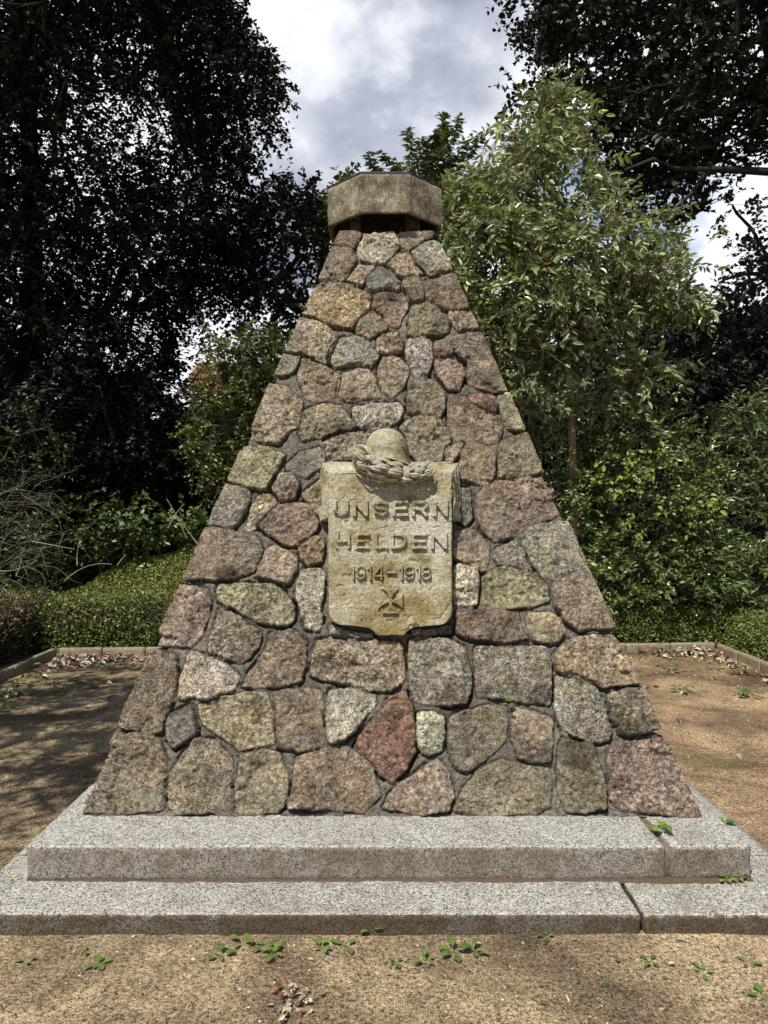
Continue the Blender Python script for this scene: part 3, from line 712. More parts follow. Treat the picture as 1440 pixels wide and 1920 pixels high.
# ---- tablet: plane tilted slightly back
TZB, TZT, TYB, TK = 1.006, 1.8034, 3.675, 0.232
def ty(z): return TYB + (z - TZB) * TK
def tabpt(x, y):
    s = (VY - y) / F; d = (TYB + TK * (EYE - TZB)) / (1 - TK * s); return (x - VX) * d / F, EYE + s * d
TX = 0.0
def tablet(root):
    global TX
    TX = tabpt(731.8, 1000)[0]
    # half width as a function of height (photo rows)
    rows = []
    for yy in np.concatenate([np.linspace(884.5, 1145, 210)[:-1], np.linspace(1145, 1191, 110)]):
        if yy < 1148: w = 116.5 - 0.6 * (yy - 885) / 260
        elif yy < 1172:
            t = (yy - 1148) / 24; w = 90 + 26 * math.sqrt(max(0, 1 - t * t))
        elif yy < 1177: t = (yy - 1172) / 5; w = 90 - 47 * t ** 0.7
        else: t = (yy - 1177) / 14; w = 43 - 15 * math.sin(min(1, t) * math.pi / 2) - (3 * (t > .9) * (t - .9) * 10)
        rows.append((yy, w))
    nc = 190; u = np.linspace(-1, 1, nc)
    zr = []; wr = []
    for yy, w in rows:
        x, z = tabpt(731.8 + w, yy); zr.append(z); wr.append(x - tabpt(731.8, yy)[0])
    zr = np.array(zr)[::-1]; wr = np.array(wr)[::-1]
    X = TX + wr[:, None] * u[None, :]; Z = np.repeat(zr[:, None], nc, 1)
    P3 = np.stack([X, Z, 0 * X], -1)
    edge = np.minimum(wr[:, None] * (1 - np.abs(u))[None, :], np.minimum(TZT - Z, 1.0))
    h = 0.004 * fbm(P3, 6, 4, seed=70) + 0.0018 * fbm(P3, 55, 3, seed=71)
    pit = fbm(P3, 42, 2, seed=72); h -= 0.005 * smooth(0.35, 0.6, pit)
    h -= 0.007 * smooth(0.008, 0.0, edge)
    # chipped edges
    h -= 0.006 * smooth(0.012, 0.0, edge) * smooth(0.15, 0.5, fbm(P3, 26, 3, seed=73))
    Y = ty(Z) - h
    V = np.stack([X, Y, Z], -1).reshape(-1, 3); nr = len(zr)
    Fs = [grid_faces(nr, nc)]
    # sides: boundary loop extruded back
    loop = [(0, j) for j in range(nc)] + [(i, nc - 1) for i in range(1, nr)] + [(nr - 1, j) for j in range(nc - 2, -1, -1)] + [(i, 0) for i in range(nr - 2, 0, -1)]
    li = np.array([i * nc + j for i, j in loop]); off = len(V)
    back = []; 
    for s in (0.02, 0.09, 0.34):
        b = V[li].copy(); b[:, 1] = ty(b[:, 2]) + s + 0.002 * fbm(b, 40, 2, seed=74); back.append(b)
    V = np.concatenate([V] + back); m = len(li); prev = li
    for k in range(3):
        cur = off + k * m + np.arange(m)
        Fs.append(np.stack([prev, cur, np.roll(cur, -1), np.roll(prev, -1)], 1)); prev = cur
    o = mesh_np('memorial_tablet', V, Fs, M_sand); part(o, root)
    o['label'] = 'ochre sandstone tablet in the shape of a shield with raised lettering'
    return o
def relief_mesh(name, strokes, polys, bbox, height, seed, root, tab, label=None, erode=1.0):
    """raised carving on the tablet: strokes in photo pixels, distance-field profile"""
    x0, y0, x1, y1 = bbox; st = 0.55
    xs = np.arange(x0, x1, st); ys = np.arange(y0, y1, st); X, Y = np.meshgrid(xs, ys)
    P3 = np.stack([X, Y, 0 * X + seed], -1)
    Xw = X + erode * 0.9 * fbm(P3, 0.16, 3, seed=seed); Yw = Y + erode * 0.9 * fbm(P3, 0.16, 3, seed=seed + 5)
    sd = np.full(X.shape, -99.0)
    for a, b, w in strokes:
        a = np.array(a, float); b = np.array(b, float); e = b - a; l = np.linalg.norm(e); e /= max(l, 1e-6)
        wx = Xw - (a[0] + b[0]) / 2; wy = Yw - (a[1] + b[1]) / 2
        u = np.abs(wx * e[0] + wy * e[1]) - l / 2; v = np.abs(-wx * e[1] + wy * e[0]) - w / 2
        sd = np.maximum(sd, -np.maximum(u, v))
    for P in polys: sd = np.maximum(sd, poly_sd(P, Xw, Yw))
    dmg = smooth(0.15, 0.55, fbm(P3, 0.09, 3, seed=seed + 9)) * erode
    h = height * smooth(-0.3, 1.5, sd) * (1 - 0.75 * dmg) + 0.0012 * fbm(P3, 0.5, 2, seed=seed + 2) - 0.0035
    nr, nc = X.shape
    s = (VY - Y) / F; d = (TYB + TK * (EYE - TZB)) / (1 - TK * s)
    wx = (X - VX) * d / F; wz = EYE + s * d
    base = 0.004 * fbm(np.stack([wx, wz, 0 * wx], -1), 6, 4, seed=70)
    keep = (sd > -0.9)
    V = np.stack([wx, ty(wz) - h - base, wz], -1).reshape(-1, 3)
    f = grid_faces(nr, nc); k = keep.ravel(); f = f[k[f].all(1)][:, ::-1]
    used = np.unique(f); mp = np.full(len(V), -1); mp[used] = np.arange(len(used))
    o = mesh_np(name, V[used], mp[f], M_sand); part(o, root); o.parent = tab
    if label: o['label'] = label
    return o
def arcs(cx, cy, rx, ry, a0, a1, w, n=9):
    pts = [(cx + rx * math.cos(R(a0 + (a1 - a0) * i / n)), cy + ry * math.sin(R(a0 + (a1 - a0) * i / n))) for i in range(n + 1)]
    out = []
    for p, q in zip(pts, pts[1:]):
        p = np.array(p); q = np.array(q); e = (q - p) / max(np.linalg.norm(q - p), 1e-6); out.append((tuple(p - e * 0.5), tuple(q + e * 0.5), w))
    return out
def glyph(ch, x0, x1, y0, y1, w):
    l = x0 + w / 2; r = x1 - w / 2; t = y0 + w / 2; b = y1 - w / 2; m = (t + b) / 2; g = []
    V = lambda x: ((x, y0), (x, y1), w)
    Hh = lambda y, a=x0, c=x1: ((a, y), (c, y), w * 0.92)
    if ch == 'U': g = [((l, y0), (l, b - 6), w), ((r, y0), (r, b - 6), w)] + arcs((l + r) / 2, b - 7, (r - l) / 2, 7, 0, 180, w, 12)
    if ch == 'N': g = [V(l), V(r), ((l - .5, y0 + 1), (r + .5, y1 - 1), w * 0.95)]
    if ch == 'H': g = [V(l), V(r), Hh(m)]
    if ch == 'L': g = [V(l), Hh(b)]
    if ch == 'E': g = [V(l), Hh(t), Hh(m, x0, x1 - 2), Hh(b)]
    if ch == 'S':
        cx = (l + r) / 2; rx = (r - l) / 2; ry = (b - t) / 4
        g = arcs(cx, t + ry, rx, ry, -20, -180, w, 9) + arcs(cx, t + ry, rx, ry, -180, -270, w, 5) + arcs(cx, b - ry, rx, ry, -90, 0, w, 5) + arcs(cx, b - ry, rx, ry, 0, 160, w, 9)
    if ch == 'R':
        g = [V(l), ((x0, t), (r - 6, t), w * .92), ((x0, m + 1), (r - 6, m + 1), w * .92)] + arcs(r - 7, (t + m + 1) / 2, 7, (m + 1 - t) / 2, -90, 90, w, 8) + [((x0 + (x1 - x0) * .5, m), (r - .5, y1), w)]
    if ch == 'D':
        g = [V(l), ((x0, t), (r - 10, t), w * .92), ((x0, b), (r - 10, b), w * .92)] + arcs(r - 11, m, 11, (b - t) / 2, -90, 90, w, 10)
    if ch == '1': g = [((x1 - w / 2, y0), (x1 - w / 2, y1), w), ((x0 + 0.5, y0 + 8), (x1 - 1, y0 + 3), w * .7)]
    if ch == '4': g = [((r - 2, y0), (r - 2, y1), w), ((r - 3, y0 + 1), (x0 + 1, y0 + 20), w * .85), ((x0, y0 + 20), (x1, y0 + 20), w * .85)]
    if ch == '9': g = arcs((l + r) / 2, t + 7, (r - l) / 2, 7, 0, 360, w, 14) + arcs((l + r) / 2, m + 3, (r - l) / 2, b - m - 3, -25, 150, w, 9) + [((r, t + 7), (r, m + 4), w)]
    if ch == '8': g = arcs((l + r) / 2, t + 6, (r - l) / 2 - 1, 6, 0, 360, w, 14) + arcs((l + r) / 2, b - 6.5, (r - l) / 2, 6.5, 0, 360, w, 14)
    if ch == '-': g = [((x0, m), (x1, m), w)]
    return g
def inscriptions(root, tab):
    def u(a): return 600 + a / 5.538
    def line(chars, xr, y0, y1, w):
        g = []
        for c, (a, b) in zip(chars, xr): g += glyph(c, u(a), u(b), y0, y1, w)
        return g
    relief_mesh('inscription', line('UNSERN', [(137, 303), (340, 505), (548, 718), (752, 922), (952, 1135), (1172, 1332)], 938, 969, 7.4), [], (618, 930, 848, 977), 0.024, 3, root, tab, 'raised word UNSERN', 0.55)
    relief_mesh('inscription', line('HELDEN', [(165, 320), (370, 522), (565, 712), (735, 905), (948, 1112), (1150, 1325)], 999, 1030, 6.6), [], (618, 992, 848, 1038), 0.022, 23, root, tab, 'badly weathered raised word HELDEN', 0.85)
    relief_mesh('inscription', line('1914-1918', [(322, 362), (370, 478), (488, 540), (552, 662), (690, 800), (822, 866), (873, 982), (995, 1045), (1048, 1158)], 1060, 1088, 5.0), [], (650, 1052, 818, 1096), 0.022, 43, root, tab, 'raised numerals 1914-1918', 0.6)
    # iron cross: four flared arms
    cx, cy = 732.5, 1127.0; P = []
    for k in range(4):
        a = k * math.pi / 2; arm = []
        for s, wd in ((0, 3.2), (6, 3.4), (12, 6.0), (17, 9.5), (21, 13.5), (24, 17.5)): arm.append((s, wd))
        pts = [(s, -w_) for s, w_ in arm] + [(s, w_) for s, w_ in arm[::-1]]
        P.append(np.array([(cx + s * math.cos(a) - w_ * math.sin(a), cy + s * math.sin(a) + w_ * math.cos(a)) for s, w_ in pts]))
    relief_mesh('cross', [], P, (700, 1096, 765, 1158), 0.020, 63, root, tab, 'raised cross with flared arms below the dates', 0.45)

def drape(root, tab):
    """flared block behind the top of the tablet, its rim carved in folds"""
    zf_t, zb_t = TZT - 0.003, 1.860; xf = 0.3155; xb = 0.362; zlo = 1.552
    cxx = TX + 0.002
    n = 26
    V = []; Fs = []; off = 0
    def strip(A, B, m, seed):
        nonlocal off                       # A,B functions of t in 0..1 giving front and back edge
        ts = np.linspace(0, 1, m); ss = np.linspace(0, 1, n)
        Pf = np.array([A(t) for t in ts]); Pb = np.array([B(t) for t in ts])
        P = Pf[None] * (1 - ss[:, None, None]) + Pb[None] * ss[:, None, None]
        e1 = np.gradient(P, axis=1); e2 = np.gradient(P, axis=0); nn = np.cross(e1, e2); nn /= np.linalg.norm(nn, axis=-1, keepdims=True)
        S_, T_ = np.meshgrid(ss, ts, indexing='ij')
        q = P.copy()
        rib = 0.007 * np.sin(S_ * 16 + 2.2 * np.sin(T_ * 9 + seed)) + 0.007 * fbm(q, 18, 3, seed=seed) + 0.003 * fbm(q, 60, 2, seed=seed + 1)
        fade = smooth(0, 0.08, T_) * smooth(1, 0.92, T_) * smooth(0, 0.06, S_)
        c = P - np.array([cxx, 3.9, 1.7]); sg = np.sign((nn * c).sum(-1, keepdims=True))
        P = P + nn * sg * (rib * fade)[..., None]
        V.append(P.reshape(-1, 3)); Fs.append(grid_faces(n, m, off)); off += n * m
    yb = 4.10
    F_ = lambda x, z: np.array([cxx + x, ty(z) + 0.006, z])
    B_ = lambda x, z: np.array([cxx + x, D0 + KS * (z - Z0) - 0.035, z])
    strip(lambda t: F_(-xf + 2 * xf * t, zf_t), lambda t: B_(-xb + 2 * xb * t, zb_t), 150, 80)
    strip(lambda t: F_(-xf, zf_t - (zf_t - zlo - .02) * t), lambda t: B_(-xb, zb_t - (zb_t - zlo) * t), 70, 84)
    strip(lambda t: F_(xf, zf_t - (zf_t - zlo - .02) * t), lambda t: B_(xb, zb_t - (zb_t - zlo) * t), 70, 88)
    strip(lambda t: F_(-xf + 2 * xf * t, zlo + .02), lambda t: B_(-xb + 2 * xb * t, zlo), 30, 92)
    # roof of the block towards the wall
    strip(lambda t: B_(-xb + 2 * xb * t, zb_t), lambda t: B_(-xb + 2 * xb * t, zb_t) + np.array([0, 0.12, 0.0]), 40, 96)
    for sg in (-1, 1): strip(lambda t: B_(sg * xb, zlo + (zb_t - zlo) * t), lambda t: B_(sg * xb, zlo + (zb_t - zlo) * t) + np.array([0, 0.12, 0.0]), 40, 97)
    strip(lambda t: F_(-xf + 2 * xf * t, zf_t), lambda t: F_(-xf + 2 * xf * t, zf_t) + np.array([0, 0, -0.03]), 30, 99)
    o = mesh_np('carved_drapery', np.concatenate(V), np.concatenate(Fs), M_sand); weld(o, 2e-4); part(o, root); o.parent = tab
    # roll at each upper corner
    return o
def helmet(root, tab):
    c = np.array([px(731, 860, 3.86)[0], 3.885, 1.80]); nu, nv = 96, 44
    th = np.linspace(0, 2 * math.pi, nu, endpoint=False); V = []
    for j in range(nv + 1):
        v = j / nv
        for t in th:
            ct, st_ = math.cos(t), math.sin(t)
            # rim drops to the right (neck guard) and lifts at the left (visor)
            drop = 0.045 + 0.040 * max(0, ct) ** 1.2 + 0.010 * max(0, -ct)
            dome = 0.118
            total = math.pi / 2 + 0.62
            a = v * total
            if a < math.pi / 2:
                r = math.sin(a); z = dome * math.cos(a)
            else:
                q = (a - math.pi / 2) / 0.62; r = 1.0 + 0.03 * q + 0.10 * q ** 3; z = -drop * q; r += 0.018 * smooth(0.85, 1.0, q)
            rx = 0.109 * (1.04 if ct < 0 else 1.0); ry = 0.112
            V.append(c + np.array([rx * r * ct - 0.006, ry * r * st_, z + 0.112 - 0.010 * ct * r * 0]))
    # inner rim
    k = len(V) - nu
    for i in range(nu): p = V[k + i].copy(); p[0] = c[0] + (p[0] - c[0]) * 0.93; p[1] = c[1] + (p[1] - c[1]) * 0.93; p[2] += 0.004; V.append(p)
    for i in range(nu): p = V[k + i].copy(); p[0] = c[0] + (p[0] - c[0]) * 0.85; p[1] = c[1] + (p[1] - c[1]) * 0.85; p[2] += 0.06; V.append(p)
    V = np.array(V); V[:, :] += (0.0022 * fbm(V, 22, 3, seed=110))[:, None] * np.array([0.5, -1, 0.6])
    f = []
    for j in range(nv + 2):
        for i in range(nu): f.append((j * nu + i, j * nu + (i + 1) % nu, (j + 1) * nu + (i + 1) % nu, (j + 1) * nu + i))
    # lean: top slightly left
    z = V[:, 2] - c[2]; V[:, 0] -= 0.06 * z
    V[:, 1] += 0.05 * z
    o = weld(mesh_np('helmet', V, np.array(f), M_sand), 1e-4); part(o, root); o.parent = tab
    o['label'] = 'carved steel helmet resting on the wreath'
    # ventilation lug on the side
    lp = c + np.array([0.055, -0.090, 0.165]); vv = []
    for j, (rr, dd) in enumerate(((0.010, 0.0), (0.010, 0.010), (0.007, 0.013), (0.0005, 0.012))):
        for i in range(12): an = i * math.pi / 6; vv.append(lp + np.array([0.55, -0.75, 0.3]) * dd + np.array([math.cos(an) * 0.8, math.cos(an) * 0.6, math.sin(an)]) * rr)
    ff = [(j * 12 + i, j * 12 + (i + 1) % 12, (j + 1) * 12 + (i + 1) % 12, (j + 1) * 12 + i) for j in range(3) for i in range(12)]
    lg = mesh_np('air_lug', np.array(vv), np.array(ff), M_sand); part(lg, root); lg.parent = tab
    return o
def leaf_solid(p, d, n, L, Wd, th, fold=0.35, m=7):
    """carved laurel leaf: lens with a sunk midrib. returns V,F"""
    d = d / np.linalg.norm(d); n = n - d * (n @ d); n /= np.linalg.norm(n); s = np.cross(d, n)
    V = []; F_ = []
    for i in range(m + 1):
        t = i / m; w = Wd / 2 * math.sin(math.pi * min(1, t * 0.93 + 0.07)) ** 0.8 * (1 if t < 1 else 0.05)
        for q, hh in ((-1, 0.0), (-0.6, 0.9), (-0.12, 0.9), (0, 0.45), (0.12, 0.9), (0.6, 0.9), (1, 0.0)):
            V.append(p + d * L * t + s * w * q + n * (th * hh * math.sin(math.pi * min(1, t * .9 + .1)) ** 0.6 + 0.012 * L / 0.06 * math.sin(math.pi * t)))
    for i in range(m):
        for j in range(6): a = i * 7 + j; F_.append((a, a + 1, a + 8, a + 7))
    return np.array(V), np.array(F_)
def wreath(root, tab):
    pts = [(118, 415), (190, 480), (300, 545), (430, 590), (560, 612), (680, 615), (790, 590), (872, 548)]
    C3 = []
    for k, (a, b) in enumerate(pts):
        bulge = [0.01, 0.04, 0.065, 0.075, 0.07, 0.06, 0.04, 0.01][k]
        x, y = 660 + a / 6, 790 + b / 6 - 3
        d = 3.845 - bulge * 0.6; C3.append(px(x, y, d))
    C3 = np.array(C3); rad = np.array([0.020, 0.036, 0.044, 0.040, 0.034, 0.030, 0.024, 0.010])
    t = np.linspace(0, len(pts) - 1, 60); 
    def interp(A, q):
        i = np.clip(np.floor(q).astype(int), 0, len(A) - 2); f = q - i; f = f if A.ndim == 1 else f[:, None]; return A[i] * (1 - f) + A[i + 1] * f
    P = interp(C3, t); Rr = interp(rad, t)
    for _ in range(3): P[1:-1] = (P[:-2] + P[1:-1] * 2 + P[2:]) / 4
    G = np.gradient(P, axis=0); G /= np.linalg.norm(G, axis=1, keepdims=True)
    up = np.array([0, -1, 0.0]); parts = []
    # core
    nu = 18; V = []
    for p, g, r in zip(P, G, Rr):
        a = np.cross(g, up); a /= np.linalg.norm(a); b = np.cross(a, g)
        for k in range(nu): an = 2 * math.pi * k / nu; V.append(p + (a * math.cos(an) + b * math.sin(an)) * r * 0.82)
    f = [(j * nu + i, j * nu + (i + 1) % nu, (j + 1) * nu + (i + 1) % nu, (j + 1) * nu + i) for j in range(59) for i in range(nu)]
    parts.append((np.array(V), np.array(f)))
    r_ = np.random.default_rng(3)
    for row in range(10):
        q0 = row / 10
        for k in range(7):
            i = int(np.clip((q0 + 0.02 * r_.normal()) * 56 + 2, 1, 58)); p, g, r = P[i], G[i], Rr[i]
            a = np.cross(g, up); a /= np.linalg.norm(a); b = np.cross(a, g); an = 2 * math.pi * (k + 0.5 * (row % 2)) / 7 + r_.normal() * 0.1
            nrm = a * math.cos(an) + b * math.sin(an)
            dr = -g if i < 34 else g                              # leaves point away from the binding
            L = 0.092 if i < 34 else 0.070
            v, f = leaf_solid(p + nrm * r * 0.78 - dr * .02, dr + nrm * 0.20 + r_.normal(0, .10, 3), nrm, L, 0.032 if i < 34 else 0.026, 0.011)
            parts.append((v, f))
    # berries
    for _ in range(26):
        i = r_.integers(4, 56); an = r_.uniform(0, 6.28); p, g, r = P[i], G[i], Rr[i]; a = np.cross(g, up); a /= np.linalg.norm(a); b = np.cross(a, g)
        nrm = a * math.cos(an) + b * math.sin(an); c = p + nrm * r * 1.08; V = []; nn = 8
        for u in range(6):
            ph = math.pi * u / 5
            for k in range(nn): V.append(c + 0.0065 * np.array([math.sin(ph) * math.cos(k * 2 * math.pi / nn), math.sin(ph) * math.sin(k * 2 * math.pi / nn), math.cos(ph)]))
        parts.append((np.array(V), np.array([(u * nn + k, u * nn + (k + 1) % nn, (u + 1) * nn + (k + 1) % nn, (u + 1) * nn + k) for u in range(5) for k in range(nn)])))
    V, f = merge(parts); V = V + (0.0012 * fbm(V, 80, 2, seed=120))[:, None]
    o = mesh_np('wreath', V, f, M_sand); part(o, root); o.parent = tab; o['label'] = 'carved laurel wreath tied with a ribbon'
    # ribbon binding
    i = 34; V = []; m = 26
    for w in (-0.016, -0.013, -0.005, 0.0, 0.005, 0.013, 0.016):
        for k in range(m):
            an = 2 * math.pi * k / m; a = np.cross(G[i], up); a /= np.linalg.norm(a); b = np.cross(a, G[i])
            hh = 0.001 if abs(w) > 0.015 else (0.007 if abs(w) > 0.001 else 0.003)
            V.append(P[i] + G[i] * w + (a * math.cos(an) + b * math.sin(an)) * (Rr[i] * 1.12 + hh) + 0.02 * G[i] * math.sin(an))
    f = [(j * m + k, j * m + (k + 1) % m, (j + 1) * m + (k + 1) % m, (j + 1) * m + k) for j in range(6) for k in range(m)]
    o = mesh_np('ribbon', np.array(V), np.array(f), M_sand); part(o, root); o.parent = tab

def memorial():
    root = empty('war_memorial', (CX, CY, 0), 'pyramid of mortared fieldstones with a sandstone tablet, octagonal stone top and granite steps', 'monument')
    pyramid(root); steps(root); cap(root)
    tab = tablet(root); inscriptions(root, tab); drape(root, tab); helmet(root, tab); wreath(root, tab)
memorial()

# ------------------------------------------------------------------ vegetation
def wpoly(pts, d): return np.array([px(x, y, d)[[0, 2]] for x, y in pts])
def crown_points(poly, D, T, n, r, clump=0.0, cs=1.2, zmin=0.02, bias=0.0):
    """points through the volume of a crown whose outline stands at distance D; thin at the rim, thick inside"""
    lo, hi = poly.min(0), poly.max(0); out = []; tot = 0
    while tot < n:
        q = r.uniform(lo, hi, (n * 3, 2)); sd = poly_sd(poly, q[:, 0], q[:, 1])
        k = (sd > 0) & (q[:, 1] > zmin); q = q[k]; sd = sd[k]
        th = T * np.sqrt(np.clip(sd / (0.9 * T), 0.02, 1)); y = D + (r.random(len(q)) * 2 - 1 - bias) * th
        P = np.stack([q[:, 0], y, q[:, 1]], 1)
        if clump: P = P[fbm(P, cs, 3, seed=int(D * 7)) > r.normal(clump - 0.15, 0.12, len(P))]
        out.append(P); tot += len(P)
    return np.concatenate(out)[:n]
def unit(a): return a / np.maximum(np.linalg.norm(a, axis=-1, keepdims=True), 1e-9)
def leaf_mesh(name, P, Dr, Nm, L, Wd, col, mat, parent, root=None, fold=0.18, six=False, fat=0.45):
    """many small folded leaves: P base, Dr along, Nm up"""
    n = len(P); Dr = unit(Dr); Sd = unit(np.cross(Dr, Nm)); Nm = np.cross(Sd, Dr)
    L = np.asarray(L).reshape(-1, 1) * np.ones((n, 1)); Wd = np.asarray(Wd).reshape(-1, 1) * np.ones((n, 1))
    if six:
        pts = [P, P + Dr * L * 0.28 + Sd * Wd * 0.42 + Nm * Wd * fold, P + Dr * L * 0.66 + Sd * Wd * 0.40 + Nm * Wd * fold * 0.6, P + Dr * L - Nm * L * 0.12,
               P + Dr * L * 0.66 - Sd * Wd * 0.40 + Nm * Wd * fold * 0.6, P + Dr * L * 0.28 - Sd * Wd * 0.42 + Nm * Wd * fold]
        V = np.stack(pts, 1).reshape(-1, 3); b = np.arange(n)[:, None] * 6
        Fc = np.concatenate([b + np.array([[0, 1, 2, 3]]), b + np.array([[0, 3, 4, 5]])]); k = 6
    else:
        pts = [P, P + Dr * L * fat + Sd * Wd * 0.5 + Nm * Wd * fold, P + Dr * L, P + Dr * L * fat - Sd * Wd * 0.5 + Nm * Wd * fold]
        V = np.stack(pts, 1).reshape(-1, 3); b = np.arange(n)[:, None] * 4
        Fc = np.concatenate([b + np.array([[0, 1, 2]]), b + np.array([[0, 2, 3]])]); k = 4
    o = mesh_np(name, V, Fc, mat, None, np.repeat(col, k, 0), False)
    if root is not None: part(o, root)
    return o
def tint(n, r, base, var=0.25, alt=None, pa=0.0):
    c = np.array(base)[None] * (1 + r.normal(0, var, (n, 1))).clip(0.35, 2.2) * (1 + r.normal(0, 0.06, (n, 3)))
    if alt is not None: k = r.random(n) < pa; c[k] = np.array(alt)[None] * (1 + r.normal(0, 0.2, (k.sum(), 1))).clip(0.4, 2)
    return c.clip(0.001, 0.9)
def sprays(C0, Dv, r, k, length, droop=0.3, spread=0.5, leafang=0.9, flat=0.6, nbias=(0, 0, 1)):
    """leaves set alternately along twigs starting at C0 heading Dv"""
    n = len(C0); t = (np.arange(k) + 0.6) / k
    tt = (t[None, :] + r.normal(0, 0.04, (n, k)))[..., None]
    Dv = unit(Dv); Ln = (length * r.uniform(0.6, 1.25, (n, 1)))[..., None]
    P = C0[:, None] + Dv[:, None] * tt * Ln; P[..., 2] -= (droop * (tt ** 2) * Ln)[..., 0]
    tang = Dv[:, None] * np.ones((n, k, 1)); tang[..., 2] -= 2 * droop * tt[..., 0]; tang = unit(tang)
    rv = r.normal(0, 1, (n, 1, 3)); sidev = unit(np.cross(tang, rv * (1 - flat) + np.array([0, 0, 1.0]) * flat * 2))
    sg = np.where(np.arange(k) % 2 == 0, 1, -1)[None, :, None]
    ld = unit(tang * (1 - leafang * 0.5) + sidev * sg * leafang + r.normal(0, spread * 0.5, (n, k, 3)))
    nm = unit(np.array(nbias)[None, None] * flat + r.normal(0, 0.45, (n, k, 3)))
    P = P + r.normal(0, 0.008, P.shape)
    return P.reshape(-1, 3), ld.reshape(-1, 3), nm.reshape(-1, 3)
def tube_mesh(paths, rads, nseg=6):
    V = []; Fs = []; off = 0
    for P, rr in zip(paths, rads):
        P = np.asarray(P, float); m = len(P); G = unit(np.gradient(P, axis=0)); ref = np.array([0.31, 0.53, 0.79]) if abs(G[0] @ np.array([0.31, 0.53, 0.79])) < 0.95 else np.array([1., 0, 0])
        a = unit(np.cross(G, ref)); b = np.cross(G, a); an = np.arange(nseg) * 2 * math.pi / nseg
        ring = P[:, None] + (a[:, None] * np.cos(an)[None, :, None] + b[:, None] * np.sin(an)[None, :, None]) * np.asarray(rr).reshape(-1, 1, 1)
        V.append(ring.reshape(-1, 3)); i = np.arange(m - 1)[:, None]; j = np.arange(nseg)[None]
        Fs.append(np.stack([i * nseg + j, i * nseg + (j + 1) % nseg, (i + 1) * nseg + (j + 1) % nseg, (i + 1) * nseg + j], -1).reshape(-1, 4) + off); off += m * nseg
    return np.concatenate(V), np.concatenate(Fs)
def skeleton(trunk, attract, r, sag=0.06, maxlen=9, start=0):
    """limbs joining the crown to the trunk: nearest-node growth"""
    nodes = [np.array(p, float) for p in trunk]; par = [-1] + list(range(len(trunk) - 1)); nt0 = len(trunk)
    A = sorted(attract.tolist(), key=lambda q: min(np.linalg.norm(np.array(q) - t) for t in nodes[start:nt0]))
    ends = []
    for q in A:
        q = np.array(q); NN = np.array(nodes[start:]); d = np.linalg.norm(NN - q, axis=1) + 0.35 * np.maximum(0, NN[:, 2] - q[2])
        j = int(np.argmin(d)) + start; s = nodes[j]; m = max(2, int(np.linalg.norm(q - s) / 0.35)); last = j
        for t in range(1, m + 1):
            f = t / m; p = s + (q - s) * f + r.normal(0, 0.035, 3) * (f < 1); p[2] += sag * math.sin(math.pi * f) * np.linalg.norm(q - s)
            nodes.append(p); par.append(last); last = len(nodes) - 1
        ends.append(last)
    return np.array(nodes), par, ends, nt0
def limb_paths(nodes, par, nt0, r0, rmin=0.006, expo=0.45):
    n = len(nodes); cnt = np.ones(n)
    for i in range(n - 1, 0, -1):
        if par[i] >= 0: cnt[par[i]] += cnt[i]
    tot = cnt[0]; rad = np.maximum(r0 * (cnt / tot) ** expo, rmin)
    kids = {}
    for i, p in enumerate(par):
        if p >= 0: kids.setdefault(p, []).append(i)
    paths = []; rads = []; done = set(); stack = [(None, 0)]
    while stack:
        p, i = stack.pop(); path = [] if p is None else [nodes[p]]; rr = [] if p is None else [min(rad[p], rad[i] * 1.15)]
        while True:
            path.append(nodes[i]); rr.append(rad[i]); ks = kids.get(i, [])
            if not ks: break
            ks = sorted(ks, key=lambda k: -cnt[k])
            for k in ks[1:]: stack.append((i, k))
            i = ks[0]
        if len(path) > 1: paths.append(path); rads.append(rr)
    return paths, rads
BARK = np.array((0.085, 0.07, 0.055))
